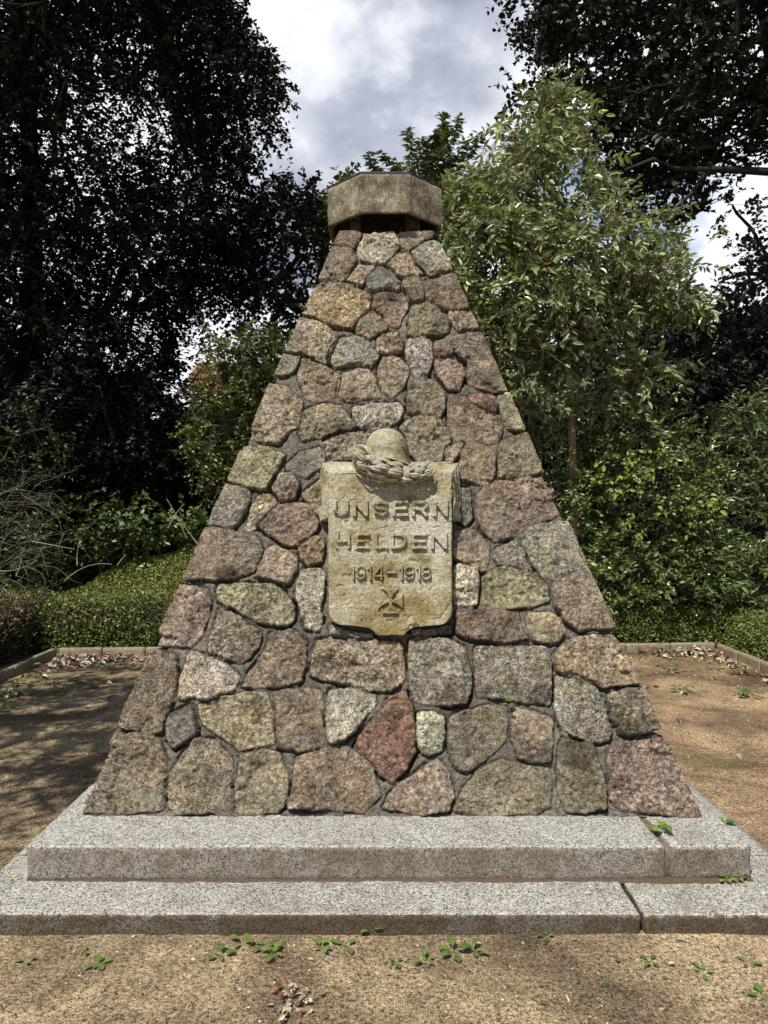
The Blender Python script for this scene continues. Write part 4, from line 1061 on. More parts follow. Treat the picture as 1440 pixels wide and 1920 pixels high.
def tree(name, label, cat, base, trunk, poly, D, T, seed, nlimb, nspray, k, slen, L, Wd, base_col, mat=None, r0=0.16, droop=0.3, clump=0.0, cs=1.2, var=0.25,
         alt=None, pa=0, bark=BARK, six=False, flat=0.6, extra=None, group=None, outward=0.5, dirbias=(0, 0, 0), twig=0.0022, nbias=(0, 0, 1), fold=0.18, start=1, leafang=0.9, bias=0.0, spread=0.5, twigs=True, limbs_from=None):
    r = np.random.default_rng(seed); root = empty(name, tuple(base), label, cat, group)
    C1 = crown_points(poly, D, T, nspray, r, clump, cs, bias=bias)
    if extra is not None: C1 = np.concatenate([C1, extra])
    sel = C1[r.choice(len(C1), min(nlimb, len(C1)), replace=False)]
    nodes, par, ends, nt0 = skeleton(trunk, sel, r, start=start)
    paths, rads = limb_paths(nodes, par, nt0, r0)
    # each spray hangs on the nearest limb node
    NN = nodes[start:]; dv = np.empty_like(C1); dist = np.empty(len(C1))
    for i in range(0, len(C1), 400):
        dd = np.linalg.norm(C1[i:i + 400, None] - NN[None], axis=2); j = dd.argmin(1); dv[i:i + 400] = C1[i:i + 400] - NN[j]; dist[i:i + 400] = dd.min(1)
    base_pts = C1 - dv
    dirs = unit(dv) * outward + unit(r.normal(0, 1, C1.shape)) * (1 - outward) + np.array(dirbias)
    if twigs:
        tw = []; tr = []
        dn = unit(dirs)
        for i in range(len(C1)):
            e = C1[i] + dn[i] * slen * 0.9; e[2] -= droop * slen * 0.8
            if dist[i] < 0.42: tw.append([base_pts[i], C1[i], e]); tr.append([twig * 1.8, twig * 1.3, twig * 0.6])
            else: tw.append([C1[i], e]); tr.append([twig * 1.3, twig * 0.6])
    V, f = tube_mesh([p for p in paths], rads, 7)
    if twigs:
        V2, f2 = tube_mesh(tw, tr, 3); V, f = merge([(V, f), (V2, f2)])
    V = V + (0.06 * fbm(V, 9, 3, seed=seed))[:, None] * 0.12
    o = mesh_np('trunk', V, f, M_bark, None, np.tile(bark, (len(V), 1)), True); part(o, root)
    P, ld, nm = sprays(C1, dirs, r, k, slen, droop, spread=spread, flat=flat, nbias=nbias, leafang=leafang)
    n = len(P); keep = P[:, 2] > 0.02; P, ld, nm = P[keep], ld[keep], nm[keep]; n = len(P)
    # each spray has its own shade of green
    sh = np.repeat(1 + 0.22 * r.normal(0, 1, (len(C1), 1)).clip(-1.6, 1.8), k, 0)[keep]
    col = tint(n, r, base_col, var, alt, pa) * sh
    leaf_mesh('crown', P, ld, nm, L * r.uniform(0.65, 1.2, n), Wd * r.uniform(0.7, 1.2, n), col, mat or M_leaf, None, root, six=six, fold=fold)
    return root
def bush(name, label, cat, poly, D, T, seed, nspray, k, slen, L, Wd, col, mat=None, stems=14, group=None, var=0.3, alt=None, pa=0, clump=0, cs=2.5, droop=0.2, six=False, flat=0.5, bark=(0.07, 0.055, 0.04), nbias=(0, -0.3, 1), dirbias=(0, -0.15, 0.35), bias=0, fold=0.18):
    P = poly; cx = P[:, 0].mean(); base = (cx, D, 0); r = np.random.default_rng(seed)
    trunk = [(cx, D, -0.02), (cx, D, 0.15)]
    return tree(name, label, cat, base, trunk, P, D, T, seed, stems, nspray, k, slen, L, Wd, col, mat, r0=0.035, droop=droop, clump=clump, cs=cs, var=var, alt=alt, pa=pa,
                bark=np.array(bark), six=six, flat=flat, group=group, outward=0.45, dirbias=dirbias, twig=0.0015, nbias=nbias, start=0, bias=bias, fold=fold)

# ---- left: the copper beech
def beech():
    out = [(-420, 1010), (-420, -700), (300, -700), (400, -300), (425, -60), (428, 20), (455, 55), (470, 85), (505, 110), (520, 150), (532, 200), (528, 250), (500, 238), (470, 232), (438, 248), (432, 290), (470, 318),
           (482, 345), (520, 352), (560, 348), (578, 372), (560, 400), (505, 415), (455, 460), (425, 520), (390, 560), (340, 580), (318, 600), (330, 640), (345, 680), (350, 760), (362, 850), (330, 930), (250, 985), (120, 990), (60, 1010)]
    D = 11.6; out = [(max(a, -170), max(b, -260)) for a, b in out]
    poly = wpoly(out, D)
    tx, _, _ = px(66, 960, D)
    tx = tx * 1.1; trunk = [(tx - .05, 12.8, -0.1), (tx, 12.8, 1.2), (tx + .03, 12.75, 2.6), (tx - .02, 12.7, 4.2), (tx + .05, 12.6, 6.0), (tx + .1, 12.3, 8.0), (tx + .2, 12, 10.2)]
    r = np.random.default_rng(77)
    # unseen sprays added above the view to shade the front of the crown
    ex = np.stack([r.uniform(-9.0, -3.2, 1000), r.uniform(7.2, 10.2, 1000), r.uniform(8.6, 11.6, 1000)], 1)
    ex = ex[(ex[:, 2] - 1.6) > 0.74 * ex[:, 1]]
    tree('copper_beech', 'tall copper beech with nearly black purple foliage hanging over the left side', 'tree', (tx, 12.8, 0), trunk, poly, D, 2.2, 21, 260, 10500, 14, 0.45, 0.095, 0.060,
         (0.0105, 0.0095, 0.0072), M_leafdark, r0=0.20, droop=0.42, clump=-0.05, cs=0.75, var=0.35, alt=(0.03, 0.028, 0.012), pa=0.12, extra=ex, bark=np.array((0.030, 0.025, 0.02)), flat=0.75, dirbias=(0, 0, -0.15), twig=0.003, start=2)
beech()
def shade_beech():
    # its neighbour just outside the picture on the left throws the dappled shade on the sand
    r = np.random.default_rng(78); ex = np.stack([r.uniform(-7.2, -3.1, 1500), r.uniform(1.3, 4.6, 1500), r.uniform(4.0, 6.2, 1500)], 1)
    ex = ex[(fbm(ex, 0.8, 3, seed=5) > -0.10) & (np.abs(ex[:, 0]) > 0.60 * ex[:, 1])]
    trunk = [(-7.4, 3.0, -.1), (-7.4, 3.0, 1.5), (-7.3, 3.0, 3.0), (-7.2, 3.0, 4.6), (-7.0, 3, 6.2)]
    poly = np.array([(-8.6, 6.0), (-8.6, 4.4), (-7, 4.2), (-6, 4.4), (-5.6, 5.6), (-6.2, 7.2), (-7.8, 7.2)])
    tree('copper_beech', 'copper beech standing just outside the left edge that shades the sand', 'tree', (-7.4, 3.0, 0), trunk, poly, 3.0, 1.3, 22, 60, 500, 12, 0.45, 0.095, 0.060,
         (0.013, 0.0085, 0.0075), M_leafdark, r0=0.2, droop=0.4, extra=ex, bark=np.array((0.055, 0.045, 0.034)), flat=0.75, start=2)
shade_beech()
# ---- behind the pyramid on the left: dark maple, and a lit small tree before the house
tree('field_maple', 'dark green maple behind the left shoulder of the pyramid', 'tree', (px(590, 960, 13)[0], 13, 0), [px(590, 1150, 13) * np.array([1, 1, 0]) + np.array([0, 0, -.1]), px(585, 1000, 13), px(575, 800, 13), px(590, 600, 13), px(610, 450, 13)],
     wpoly([(430, 905), (450, 700), (455, 560), (430, 545), (425, 470), (470, 400), (520, 352), (575, 348), (600, 372), (650, 380), (700, 420), (700, 900)], 13), 13, 1.3, 31, 70, 1500, 12, 0.45, 0.10, 0.085,
     (0.030, 0.042, 0.014), M_leafdark, r0=0.14, droop=0.3, clump=-0.02, cs=0.9, var=0.35)
tree('young_hazel', 'sunlit olive green hazel in front of the tiled roof', 'tree', (px(430, 960, 10.7)[0], 10.7, 0), [px(430, 960, 10.7) * np.array([1, 1, 0]), px(432, 900, 10.7), px(428, 800, 10.7), px(420, 700, 10.7)],
     wpoly([(372, 720), (372, 660), (395, 640), (372, 600), (392, 615), (430, 640), (470, 610), (520, 620), (540, 640), (500, 740), (470, 860), (440, 940), (380, 930), (352, 860), (350, 770)], 10.7), 10.7, 0.55, 33, 40, 720, 10, 0.34, 0.060, 0.045,
     (0.13, 0.155, 0.04), r0=0.05, droop=0.25, clump=0.0, cs=1.5, var=0.35)
# ---- cherry whose top shows behind the bowl
tree('wild_cherry', 'cherry with upswept twigs directly behind the octagonal stone bowl', 'tree', (px(800, 960, 12.5)[0], 12.5, 0), [px(800, 960, 12.5) * np.array([1, 1, 0]), px(800, 900, 12.5), px(797, 700, 12.5), px(800, 520, 12.5), px(795, 430, 12.5)],
     wpoly([(640, 352), (650, 335), (665, 350), (700, 400), (740, 350), (780, 330), (850, 335), (905, 340), (905, 470), (880, 560), (860, 640), (760, 640), (660, 480), (610, 420), (612, 385)], 12.5), 12.5, 0.9, 41, 60, 1000, 11, 0.42, 0.11, 0.05,
     (0.075, 0.10, 0.035), r0=0.08, droop=0.30, clump=-0.1, cs=1.2, var=0.35)
def cherry_shoots():
    """long leafy leaders that stand up against the sky above the bowl"""
    r = np.random.default_rng(5); d = 12.5; P = []; LD = []; NM = []; tw = []; tr = []
    shoots = [((790, 400), (832, 212)), ((790, 400), (765, 243)), ((800, 380), (860, 222)), ((810, 370), (905, 250)), ((770, 380), (688, 290)), ((760, 390), (700, 312)), ((830, 350), (905, 318)), ((780, 340), (742, 300)),
              ((800, 330), (815, 250)), ((830, 330), (872, 262)), ((820, 300), (838, 235)), ((770, 330), (718, 288)), ((660, 380), (642, 328)), ((840, 380), (915, 345)), ((800, 360), (790, 262)), ((815, 345), (850, 290))]
    for a, b in shoots:
        A = px(*a, d + r.uniform(-.3, .3)); B = px(*b, d + r.uniform(-.3, .3)); n = int(np.linalg.norm(B - A) / 0.022)
        t = np.linspace(0, 1, n)[:, None]; mid = (A + B) / 2 + np.array([0, 0, -0.12]) * np.sign(abs(B[0] - A[0]) - .2); q = A * (1 - t) ** 2 + 2 * mid * t * (1 - t) + B * t * t
        tw.append(q[::4]); tr.append(np.linspace(0.011, 0.003, len(q[::4]))); g = unit(np.gradient(q, axis=0))
        for rep in range(4):
            an = r.uniform(0, 6.28, n); s = np.stack([np.cos(an), np.sin(an), -0.55 + 0 * an], 1)
            P.append(q + r.normal(0, .012, q.shape)); LD.append(unit(g * 0.5 + s * 0.9)); NM.append(unit(np.array([0, -.5, 1]) + r.normal(0, .4, q.shape)))
    P = np.concatenate(P); root = bpy.data.objects['wild_cherry']; n = len(P)
    leaf_mesh('leader_leaves', P, np.concatenate(LD), np.concatenate(NM), 0.165 * r.uniform(.6, 1.15, n), 0.072 * r.uniform(.7, 1.2, n), tint(n, r, (0.13, 0.165, 0.065), .35), M_leafshine, None, root, fold=.25)
    V, f = tube_mesh(tw, tr, 5); part(mesh_np('leader', V, f, M_bark, None, np.tile(BARK, (len(V), 1))), root)
cherry_shoots()
# ---- the pale leaved tree right of the pyramid
def pale_tree():
    d = 9.6
    out = [(820, 430), (850, 370), (880, 330), (915, 262), (945, 232), (985, 205), (1010, 165), (1060, 175), (1085, 235), (1130, 265), (1165, 300), (1185, 335), (1150, 355), (1205, 375), (1240, 410), (1262, 470), (1322, 455), (1330, 490), (1312, 560), (1270, 600), (1190, 590),
           (1130, 620), (1120, 665), (1200, 682), (1278, 680), (1265, 705), (1200, 715), (1205, 740), (1130, 738), (1080, 760), (1000, 770), (960, 790), (930, 740), (880, 660), (860, 590), (835, 500)]
    b = px(1068, 960, d)
    trunk = [np.array([b[0] + .05, d, -0.05]), px(1078, 960, d), px(1072, 800, d), px(1064, 690, d), px(1058, 620, d), px(1050, 540, d), px(1045, 460, d), px(1030, 330, d), px(1020, 240, d)]
    tree('magnolia', 'slender tree with long pale green glossy leaves right of the pyramid', 'tree', (b[0], d, 0), trunk, wpoly(out, d), d, 1.0, 51, 110, 1950, 10, 0.40, 0.122, 0.050,
         (0.215, 0.255, 0.125), M_leafshine, r0=0.052, droop=0.32, clump=0.06, cs=1.5, var=0.35, alt=(0.24, 0.30, 0.09), pa=0.15, six=True, flat=0.55, bark=np.array((0.30, 0.21, 0.12)), nbias=(-0.1, -0.6, 0.8), fold=0.22, start=2, dirbias=(0, -0.1, -0.1), leafang=0.75, bias=0.1, twig=0.003)
pale_tree()
# ---- the oak that hangs in from the right
def oak():
    d = 11.8
    out = [(962, -10), (965, -60), (1120, -160), (1300, -330), (1700, -400), (1700, 380), (1560, 300), (1440, 270), (1420, 300), (1350, 310), (1300, 330), (1335, 365), (1342, 385), (1300, 400), (1290, 430), (1255, 440), (1240, 480), (1205, 470), (1200, 520), (1170, 540), (1160, 470), (1175, 400),
           (1130, 330), (1100, 280), (1060, 240), (1010, 215), (970, 180), (968, 125), (985, 120), (1020, 150), (1080, 145), (1100, 170), (1130, 165), (1165, 185), (1160, 150), (1140, 120), (1100, 98), (1050, 92), (1010, 85), (995, 50)]
    tb = np.array([7.8, 12.3, 0])
    trunk = [tb + (0, 0, -.1), tb + (-.02, 0, 1.5), tb + (-.1, -.05, 3.0), tb + (-.2, -.1, 4.6), px(1640, 320, 12.1), px(1640, 100, 12), px(1600, -150, 12)]
    root = tree('oak', 'big dark oak with limbs reaching in from the upper right', 'tree', tuple(tb), trunk, wpoly(out, d), d, 1.9, 61, 150, 3900, 13, 0.40, 0.115, 0.082,
         (0.018, 0.024, 0.011), M_leafdark, r0=0.17, droop=0.12, clump=0.06, cs=1.3, var=0.4, alt=(0.05, 0.06, 0.025), pa=0.08, flat=0.5, bark=np.array((0.03, 0.026, 0.022)), start=3, outward=0.35, leafang=1.1, twig=0.004)
    # the bare limb seen against the sky
    A = [px(1640, 300, 11.5), px(1500, 318, 11.3), px(1440, 322, 11.2), px(1370, 318, 11.1), px(1325, 318, 11), px(1265, 316, 10.9), px(1225, 298, 10.8), px(1170, 320, 10.8)]
    B = [px(1325, 318, 11), px(1300, 360, 11), px(1260, 395, 10.9), px(1235, 420, 10.9), px(1210, 470, 10.8)]
    Cc = [px(1295, 368, 11), px(1297, 400, 11), px(1275, 440, 11), px(1283, 462, 11)]
    D_ = [px(1300, 322, 11), px(1290, 290, 11.1), px(1272, 250, 11.1)]
    V, f = tube_mesh([A, B, Cc, D_], [np.linspace(.075, .02, 8), np.linspace(.036, .014, 5), np.linspace(.017, .007, 4), np.linspace(.025, .01, 3)], 8)
    part(mesh_np('limb', V, f, M_bark, None, np.tile(np.array((0.03, 0.026, 0.022)), (len(V), 1))), root)
oak()
tree('maple', 'rounded maple crown at the right edge in front of the bright sky', 'tree', (px(1470, 960, 15)[0], 15, 0), [px(1480, 960, 15) * np.array([1, 1, 0]), px(1480, 850, 15), px(1475, 650, 15), px(1470, 480, 15)],
     wpoly([(1352, 430), (1360, 405), (1370, 382), (1420, 388), (1560, 340), (1640, 450), (1640, 860), (1400, 860), (1335, 560), (1310, 520), (1385, 540), (1375, 500), (1400, 480), (1395, 440)], 15), 15, 1.6, 71, 60, 1000, 11, 0.45, 0.12, 0.10,
     (0.045, 0.055, 0.022), M_leaf, r0=0.16, droop=0.25, clump=-0.05, cs=0.9, var=0.35)
# ---- dark wood behind everything, each tree its own
WOOD = [(-150, 560, 17, 1.9, 'dark tree at the far left end of the wood behind the beech'), (60, 640, 18, 1.9, 'dark tree in the wood behind the beech trunk'), (230, 700, 17, 1.8, 'low dark tree in the wood left of the tiled house'),
        (500, 720, 18, 1.8, 'dark tree behind the hazel and the left slope of the pyramid'), (700, 620, 19, 1.9, 'dark tree hidden behind the middle of the pyramid'), (900, 560, 18, 1.8, 'dark tree between the pyramid and the pale leaved tree'), (1120, 620, 17, 1.8, 'dark tree in the shade behind the pale leaved tree'),
        (1290, 590, 16, 1.7, 'dark tree under the oak limb on the right'), (1440, 585, 17, 1.8, 'dark tree behind the maple at the right edge'), (1600, 500, 18, 1.9, 'dark tree right of the wood edge'),
        (-380, 430, 16, 2.0, 'dark tree beyond the left edge of the lawn'), (-640, 380, 16, 2.1, 'second dark tree beyond the left edge of the lawn'), (1850, 430, 16, 2.0, 'dark tree beyond the right edge of the lawn'), (2130, 380, 16, 2.1, 'second dark tree beyond the right edge of the lawn')]
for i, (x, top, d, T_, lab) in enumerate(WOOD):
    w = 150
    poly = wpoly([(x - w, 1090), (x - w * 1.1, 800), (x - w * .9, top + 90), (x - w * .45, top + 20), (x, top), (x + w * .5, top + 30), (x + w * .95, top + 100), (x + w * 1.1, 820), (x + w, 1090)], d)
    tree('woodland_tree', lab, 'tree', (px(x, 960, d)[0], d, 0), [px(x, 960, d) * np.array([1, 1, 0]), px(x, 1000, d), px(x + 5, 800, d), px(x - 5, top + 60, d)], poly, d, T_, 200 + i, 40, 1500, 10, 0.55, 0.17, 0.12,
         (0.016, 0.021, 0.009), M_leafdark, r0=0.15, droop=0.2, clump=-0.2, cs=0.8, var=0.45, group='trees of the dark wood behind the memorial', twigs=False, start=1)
# thick yew screen at the back, closes the view between the stems
def screen(lab, x0, x1, top0, top1, d, T_, seed, n, col, name='yew_hedge', cat='hedge'):
    poly = wpoly([(x0, 1120), (x0, top0), ((x0 * 2 + x1) / 3, top0 * .6 + top1 * .4 - 18), ((x0 + x1 * 2) / 3, top0 * .4 + top1 * .6 + 12), (x1, top1), (x1, 1120)], d)
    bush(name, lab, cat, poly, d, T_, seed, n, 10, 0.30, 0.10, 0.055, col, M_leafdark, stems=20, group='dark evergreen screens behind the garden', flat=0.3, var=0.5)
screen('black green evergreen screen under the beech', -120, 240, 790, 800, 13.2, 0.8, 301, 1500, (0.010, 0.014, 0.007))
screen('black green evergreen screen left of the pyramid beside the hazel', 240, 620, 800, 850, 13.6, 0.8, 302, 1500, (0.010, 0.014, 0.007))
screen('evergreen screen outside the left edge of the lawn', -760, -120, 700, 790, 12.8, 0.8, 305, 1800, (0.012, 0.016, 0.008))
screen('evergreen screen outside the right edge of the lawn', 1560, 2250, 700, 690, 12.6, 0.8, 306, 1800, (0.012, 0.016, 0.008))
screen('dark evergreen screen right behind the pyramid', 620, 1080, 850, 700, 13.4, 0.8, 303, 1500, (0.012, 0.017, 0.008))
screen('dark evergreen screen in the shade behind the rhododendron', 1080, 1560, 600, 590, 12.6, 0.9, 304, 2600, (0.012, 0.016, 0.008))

# ---- right hand shrubbery
BUSH_R = [
    ('shrub', 'tall mixed green shrub against the right slope of the pyramid', [(985, 1110), (985, 860), (1010, 800), (1060, 790), (1110, 790), (1150, 850), (1160, 1000), (1150, 1120)], 9.9, 0.55, 401, 620, (0.095, 0.125, 0.040), 0.062, 0.030),
    ('shrub', 'bushy shrub with bright yellow green young leaves in the middle right', [(1080, 1110), (1070, 900), (1110, 820), (1150, 768), (1230, 770), (1300, 800), (1350, 880), (1350, 1020), (1310, 1110)], 9.6, 0.6, 402, 800, (0.10, 0.13, 0.038), 0.066, 0.034),
    ('rhododendron', 'rhododendron with narrow glossy leaves at the right edge below the dark wood', [(1290, 1090), (1290, 900), (1330, 800), (1380, 755), (1430, 745), (1600, 740), (1600, 1100)], 9.9, 0.6, 403, 640, (0.080, 0.105, 0.038), 0.105, 0.030),
    ('rhododendron', 'low rhododendron behind the hedge at the right edge', [(1330, 1150), (1335, 1080), (1370, 1030), (1440, 1020), (1560, 1040), (1560, 1160)], 9.2, 0.4, 404, 260, (0.085, 0.11, 0.038), 0.095, 0.032),
    ('shrub', 'low leafy shrub behind the right hedge close to the pyramid', [(1085, 1150), (1085, 1080), (1130, 1040), (1230, 1050), (1340, 1060), (1345, 1150)], 9.3, 0.4, 405, 420, (0.070, 0.095, 0.026), 0.070, 0.038)]
for (nm_, lab, pts, d, T_, sd_, n, col, L_, W_) in BUSH_R:
    bush(nm_, lab, 'shrub', wpoly(pts, d), d, T_, sd_, int(n * 1.15), 11, 0.30, L_, W_, tuple(1.35 * c for c in col), M_leafshine, stems=26, alt=(0.24, 0.29, 0.07), pa=0.07 if nm_ == 'shrub' else 0.01, clump=-0.08, var=0.4, six=(nm_ == 'rhododendron'))
def bright_shoots():
    """larger yellow green young leaves standing out of the middle shrub"""
    r = np.random.default_rng(8); root = bpy.data.objects['shrub.001']; P = []; 
    for (x, y) in [(1165, 895), (1180, 870), (1215, 850), (1240, 845), (1255, 870), (1195, 915), (1270, 900), (1225, 880), (1300, 950), (1335, 940), (1350, 955), (1200, 1010), (1185, 975), (1300, 925), (1360, 945), (1240, 960), (1110, 905), (1130, 880), (1150, 920), (1290, 985)]:
        c = px(x, y, 9.05); P.append(c + r.normal(0, .045, (7, 3)) * np.array([1, .5, 1]))
    P = np.concatenate(P); n = len(P)
    leaf_mesh('young_leaves', P, r.normal(0, 1, (n, 3)) + np.array([0, 0, -.5]), np.array([0, -.7, .8]) + r.normal(0, .3, (n, 3)), 0.085 * r.uniform(.7, 1.2, n), 0.055, tint(n, r, (0.24, 0.29, 0.05), .2), M_leaf, None, root, six=True)
bright_shoots()

# ---- left side: bare twigged bush, brambles, ground cover
bush('spindle_bush', 'olive green bush with pale bare twigs at the left edge', 'shrub', wpoly([(-120, 1080), (-120, 800), (-20, 760), (40, 765), (110, 800), (128, 860), (95, 960), (90, 1080)], 9.4), 9.4, 0.45, 411, 330, 9, 0.28, 0.060, 0.026, (0.045, 0.06, 0.022), stems=26, clump=0.0, var=0.4)
def bare_twigs():
    r = np.random.default_rng(14); tw = []; tr = []; root = bpy.data.objects['spindle_bush']
    for _ in range(70):
        a = px(r.uniform(-60, 70), r.uniform(900, 1130), 9.0 + r.uniform(-.3, .3)); ang = r.uniform(-0.35, 1.35); L_ = r.uniform(0.35, 0.95)
        pts = [a]; d = np.array([math.cos(ang), r.normal(0, .3), math.sin(ang)])
        for k in range(9): d = unit(d + r.normal(0, .26, 3) + np.array([0.05, 0, -0.04])); pts.append(pts[-1] + d * L_ / 9)
        tw.append(pts); tr.append(np.linspace(r.uniform(.002, .0045), .0009, 10))
        if r.random() < .6:
            j = r.integers(3, 7); d2 = unit(d + r.normal(0, .7, 3)); tw.append([pts[j] + d2 * s * L_ * .35 + np.array([0, 0, -.1 * s * s * L_]) for s in np.linspace(0, 1, 5)]); tr.append(np.linspace(.003, .0015, 5))
    V, f = tube_mesh(tw, tr, 4); o = part(mesh_np('bare_twigs', V, f, M_matt, None, np.tile(np.array((0.20, 0.178, 0.14)), (len(V), 1))), root)
bare_twigs()
bush('bramble', 'bramble thicket with broad bright leaves between the beech and the groundcover', 'shrub', wpoly([(-60, 1120), (-60, 1000), (60, 960), (140, 935), (200, 950), (280, 930), (330, 950), (400, 990), (400, 1035), (330, 1020), (250, 1045), (160, 1075), (100, 1110)], 10.4), 10.4, 0.4, 421, 620, 8, 0.30, 0.085, 0.062, (0.085, 0.12, 0.032), stems=30, alt=(0.12, 0.16, 0.04), pa=0.12, clump=0.02, var=0.45, six=True, droop=0.35)
def bramble_canes():
    r = np.random.default_rng(15); tw = []; tr = []; root = bpy.data.objects['bramble']
    for (a, b, c) in [((120, 1090), (160, 1050), (210, 1058)), ((145, 1060), (142, 1040), (150, 1010)), ((350, 1010), (330, 960), (312, 935)), ((315, 990), (330, 960), (345, 945)), ((370, 1020), (345, 985), (318, 950)), ((60, 1015), (100, 1022), (140, 1030)), ((30, 1080), (45, 1050), (38, 1020)), ((0, 1070), (30, 1075), (70, 1050)), ((5, 1100), (20, 1120), (35, 1128)), ((220, 1060), (230, 1045), (236, 1040))]:
        A, B, D_ = [px(*q, 9.0 + r.uniform(-.1, .1)) for q in (a, b, c)]; t = np.linspace(0, 1, 8)[:, None]
        tw.append(A * (1 - t) ** 2 + 2 * B * t * (1 - t) + D_ * t * t); tr.append(np.linspace(.005, .0025, 8))
    for a_, b_ in zip(tw, tr):
        V, f = tube_mesh([a_], [b_], 4); part(mesh_np('cane', V, f, M_matt, None, np.tile(np.array((0.42, 0.38, 0.28)), (len(V), 1))), root)
bramble_canes()
def hedge(name, lab, path, width, h, seed, n, col, alt, pa=0.15, kind=None, topvar=0.05, L_=0.030, W_=0.019, cat='hedge', dense_top=False):
    """clipped small leaved hedge along a path on the ground, leaves through its outer shell, twigs inside"""
    r = np.random.default_rng(seed); path = np.array(path, float); seg = np.diff(path, axis=0); sl_ = np.linalg.norm(seg, axis=1); cum = np.concatenate([[0], np.cumsum(sl_)])
    s = r.uniform(0, cum[-1], n); i = np.clip(np.searchsorted(cum, s) - 1, 0, len(seg) - 1); t = (s - cum[i]) / sl_[i]
    c = path[i] + seg[i] * t[:, None]; d = seg[i] / sl_[i][:, None]; nr_ = np.stack([-d[:, 1], d[:, 0]], 1)
    a = r.uniform(0, math.pi, n); rad = 1 - np.abs(r.normal(0, 0.09, n)) ** 1.0
    # superellipse section
    ce, se = np.cos(a), np.sin(a); u = np.sign(ce) * np.abs(ce) ** 0.55; v = np.abs(se) ** 0.55
    flatq = r.random(n) < 0.35; v = np.where(flatq, r.uniform(0.02, 0.6, n), v); u = np.where(flatq, np.where(r.random(n) < .5, -1., 1.), u)
    q = np.stack([s * 1.0, u * .4, v * .4], 1); bulge = 1 + 0.22 * fbm(q, 2.6, 4, seed=seed); hh = h * (1 + 1.8 * topvar * fbm(q, 1.5, 2, seed=seed + 1))
    P = np.stack([c[:, 0] + nr_[:, 0] * u * rad * bulge * width / 2, c[:, 1] + nr_[:, 1] * u * rad * bulge * width / 2, np.maximum(v * rad * hh * (0.9 + 0.1 * bulge), 0.02)], 1)
    out = np.stack([nr_[:, 0] * u, nr_[:, 1] * u, 0.7 * v + 0.25], 1)
    # clumps a little lighter and darker, sprigs that stick out
    sp = r.random(n) < 0.12; P[sp] += unit(out[sp]) * r.uniform(0.0, 0.08, (sp.sum(), 1)) ** 1.0
    ld = unit(out + r.normal(0, .75, P.shape)); nm = unit(out * .7 + np.array([0, 0, .5]) + r.normal(0, .5, P.shape))
    patch = smooth(-0.1, 0.5, fbm(P, 1.6, 3, seed=seed + 4))
    k = r.random(n) < pa + 0.5 * patch * (v > 0.6) * (pa > 0)
    cc = tint(n, r, col, .35); ca = tint(n, r, alt, .3); cc = np.where(k[:, None], ca, cc)
    m = path.mean(0); root = empty(name, (m[0], m[1], 0), lab, cat)
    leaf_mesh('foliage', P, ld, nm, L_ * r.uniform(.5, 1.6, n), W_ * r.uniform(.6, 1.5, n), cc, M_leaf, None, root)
    tw = []; tr = []
    for _ in range(int(cum[-1] * 90)):
        s0 = r.uniform(0, cum[-1]); i0 = min(np.searchsorted(cum, s0) - 1, len(seg) - 1); i0 = max(i0, 0); b = path[i0] + seg[i0] * (s0 - cum[i0]) / sl_[i0]; nn = np.array([-seg[i0][1], seg[i0][0]]) / sl_[i0]
        o_ = r.uniform(-.3, .3) * width; e = r.uniform(-.46, .46) * width
        tw.append([(b[0] + nn[0] * o_, b[1] + nn[1] * o_, 0), (b[0] + nn[0] * (o_ + e) / 2 + r.normal(0, .03), b[1] + nn[1] * (o_ + e) / 2, h * .45), (b[0] + nn[0] * e + r.normal(0, .05), b[1] + nn[1] * e, h * r.uniform(.75, .95))]); tr.append([.006, .004, .002])
    V, f = tube_mesh(tw, tr, 4); part(mesh_np('stems', V, f, M_bark, None, np.tile(np.array((0.06, 0.042, 0.03)), (len(V), 1))), root)
    # dark core, coloured as dead leaf and shade, keeps the hedge from being see-through
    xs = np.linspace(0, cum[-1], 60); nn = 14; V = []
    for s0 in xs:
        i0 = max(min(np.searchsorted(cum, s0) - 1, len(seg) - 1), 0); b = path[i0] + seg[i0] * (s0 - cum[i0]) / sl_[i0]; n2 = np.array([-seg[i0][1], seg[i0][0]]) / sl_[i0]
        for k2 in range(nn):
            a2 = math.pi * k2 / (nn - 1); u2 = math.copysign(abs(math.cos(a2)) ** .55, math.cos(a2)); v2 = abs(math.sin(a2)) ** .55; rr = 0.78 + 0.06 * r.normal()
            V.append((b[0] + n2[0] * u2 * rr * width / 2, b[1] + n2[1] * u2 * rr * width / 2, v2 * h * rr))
    part(mesh_np('shade_core', np.array(V), grid_faces(60, nn), M_bark, None, np.tile(np.array((0.022, 0.016, 0.010)), (60 * nn, 1))), root)
    return root
KL = gnd(110, 1232); KR = gnd(1342, 1221)
hedge('clipped_hedge', 'low clipped hedge with browned tips behind the left end of the back kerb', [(-4.6, 9.05), (-2.9, 9.05), (0.6, 9.15)], 0.85, 0.60, 501, 30000, (0.13, 0.165, 0.042), (0.25, 0.22, 0.085), 0.20, L_=.034, W_=.022)
hedge('clipped_hedge', 'shaded clipped hedge running forward outside the left kerb', [(-4.25, 9.2), (-4.3, 7.6), (-4.35, 5.5)], 0.75, 0.62, 502, 26000, (0.050, 0.052, 0.018), (0.15, 0.095, 0.045), 0.15)  # darker leaf colours than the other hedges stand in for shade
hedge('clipped_hedge', 'low clipped hedge behind the back kerb right of the pyramid', [(0.8, 9.35), (2.6, 9.32), (3.6, 9.35), (4.5, 9.2)], 0.72, 0.44, 503, 24000, (0.155, 0.195, 0.045), (0.20, 0.21, 0.06), 0.12)
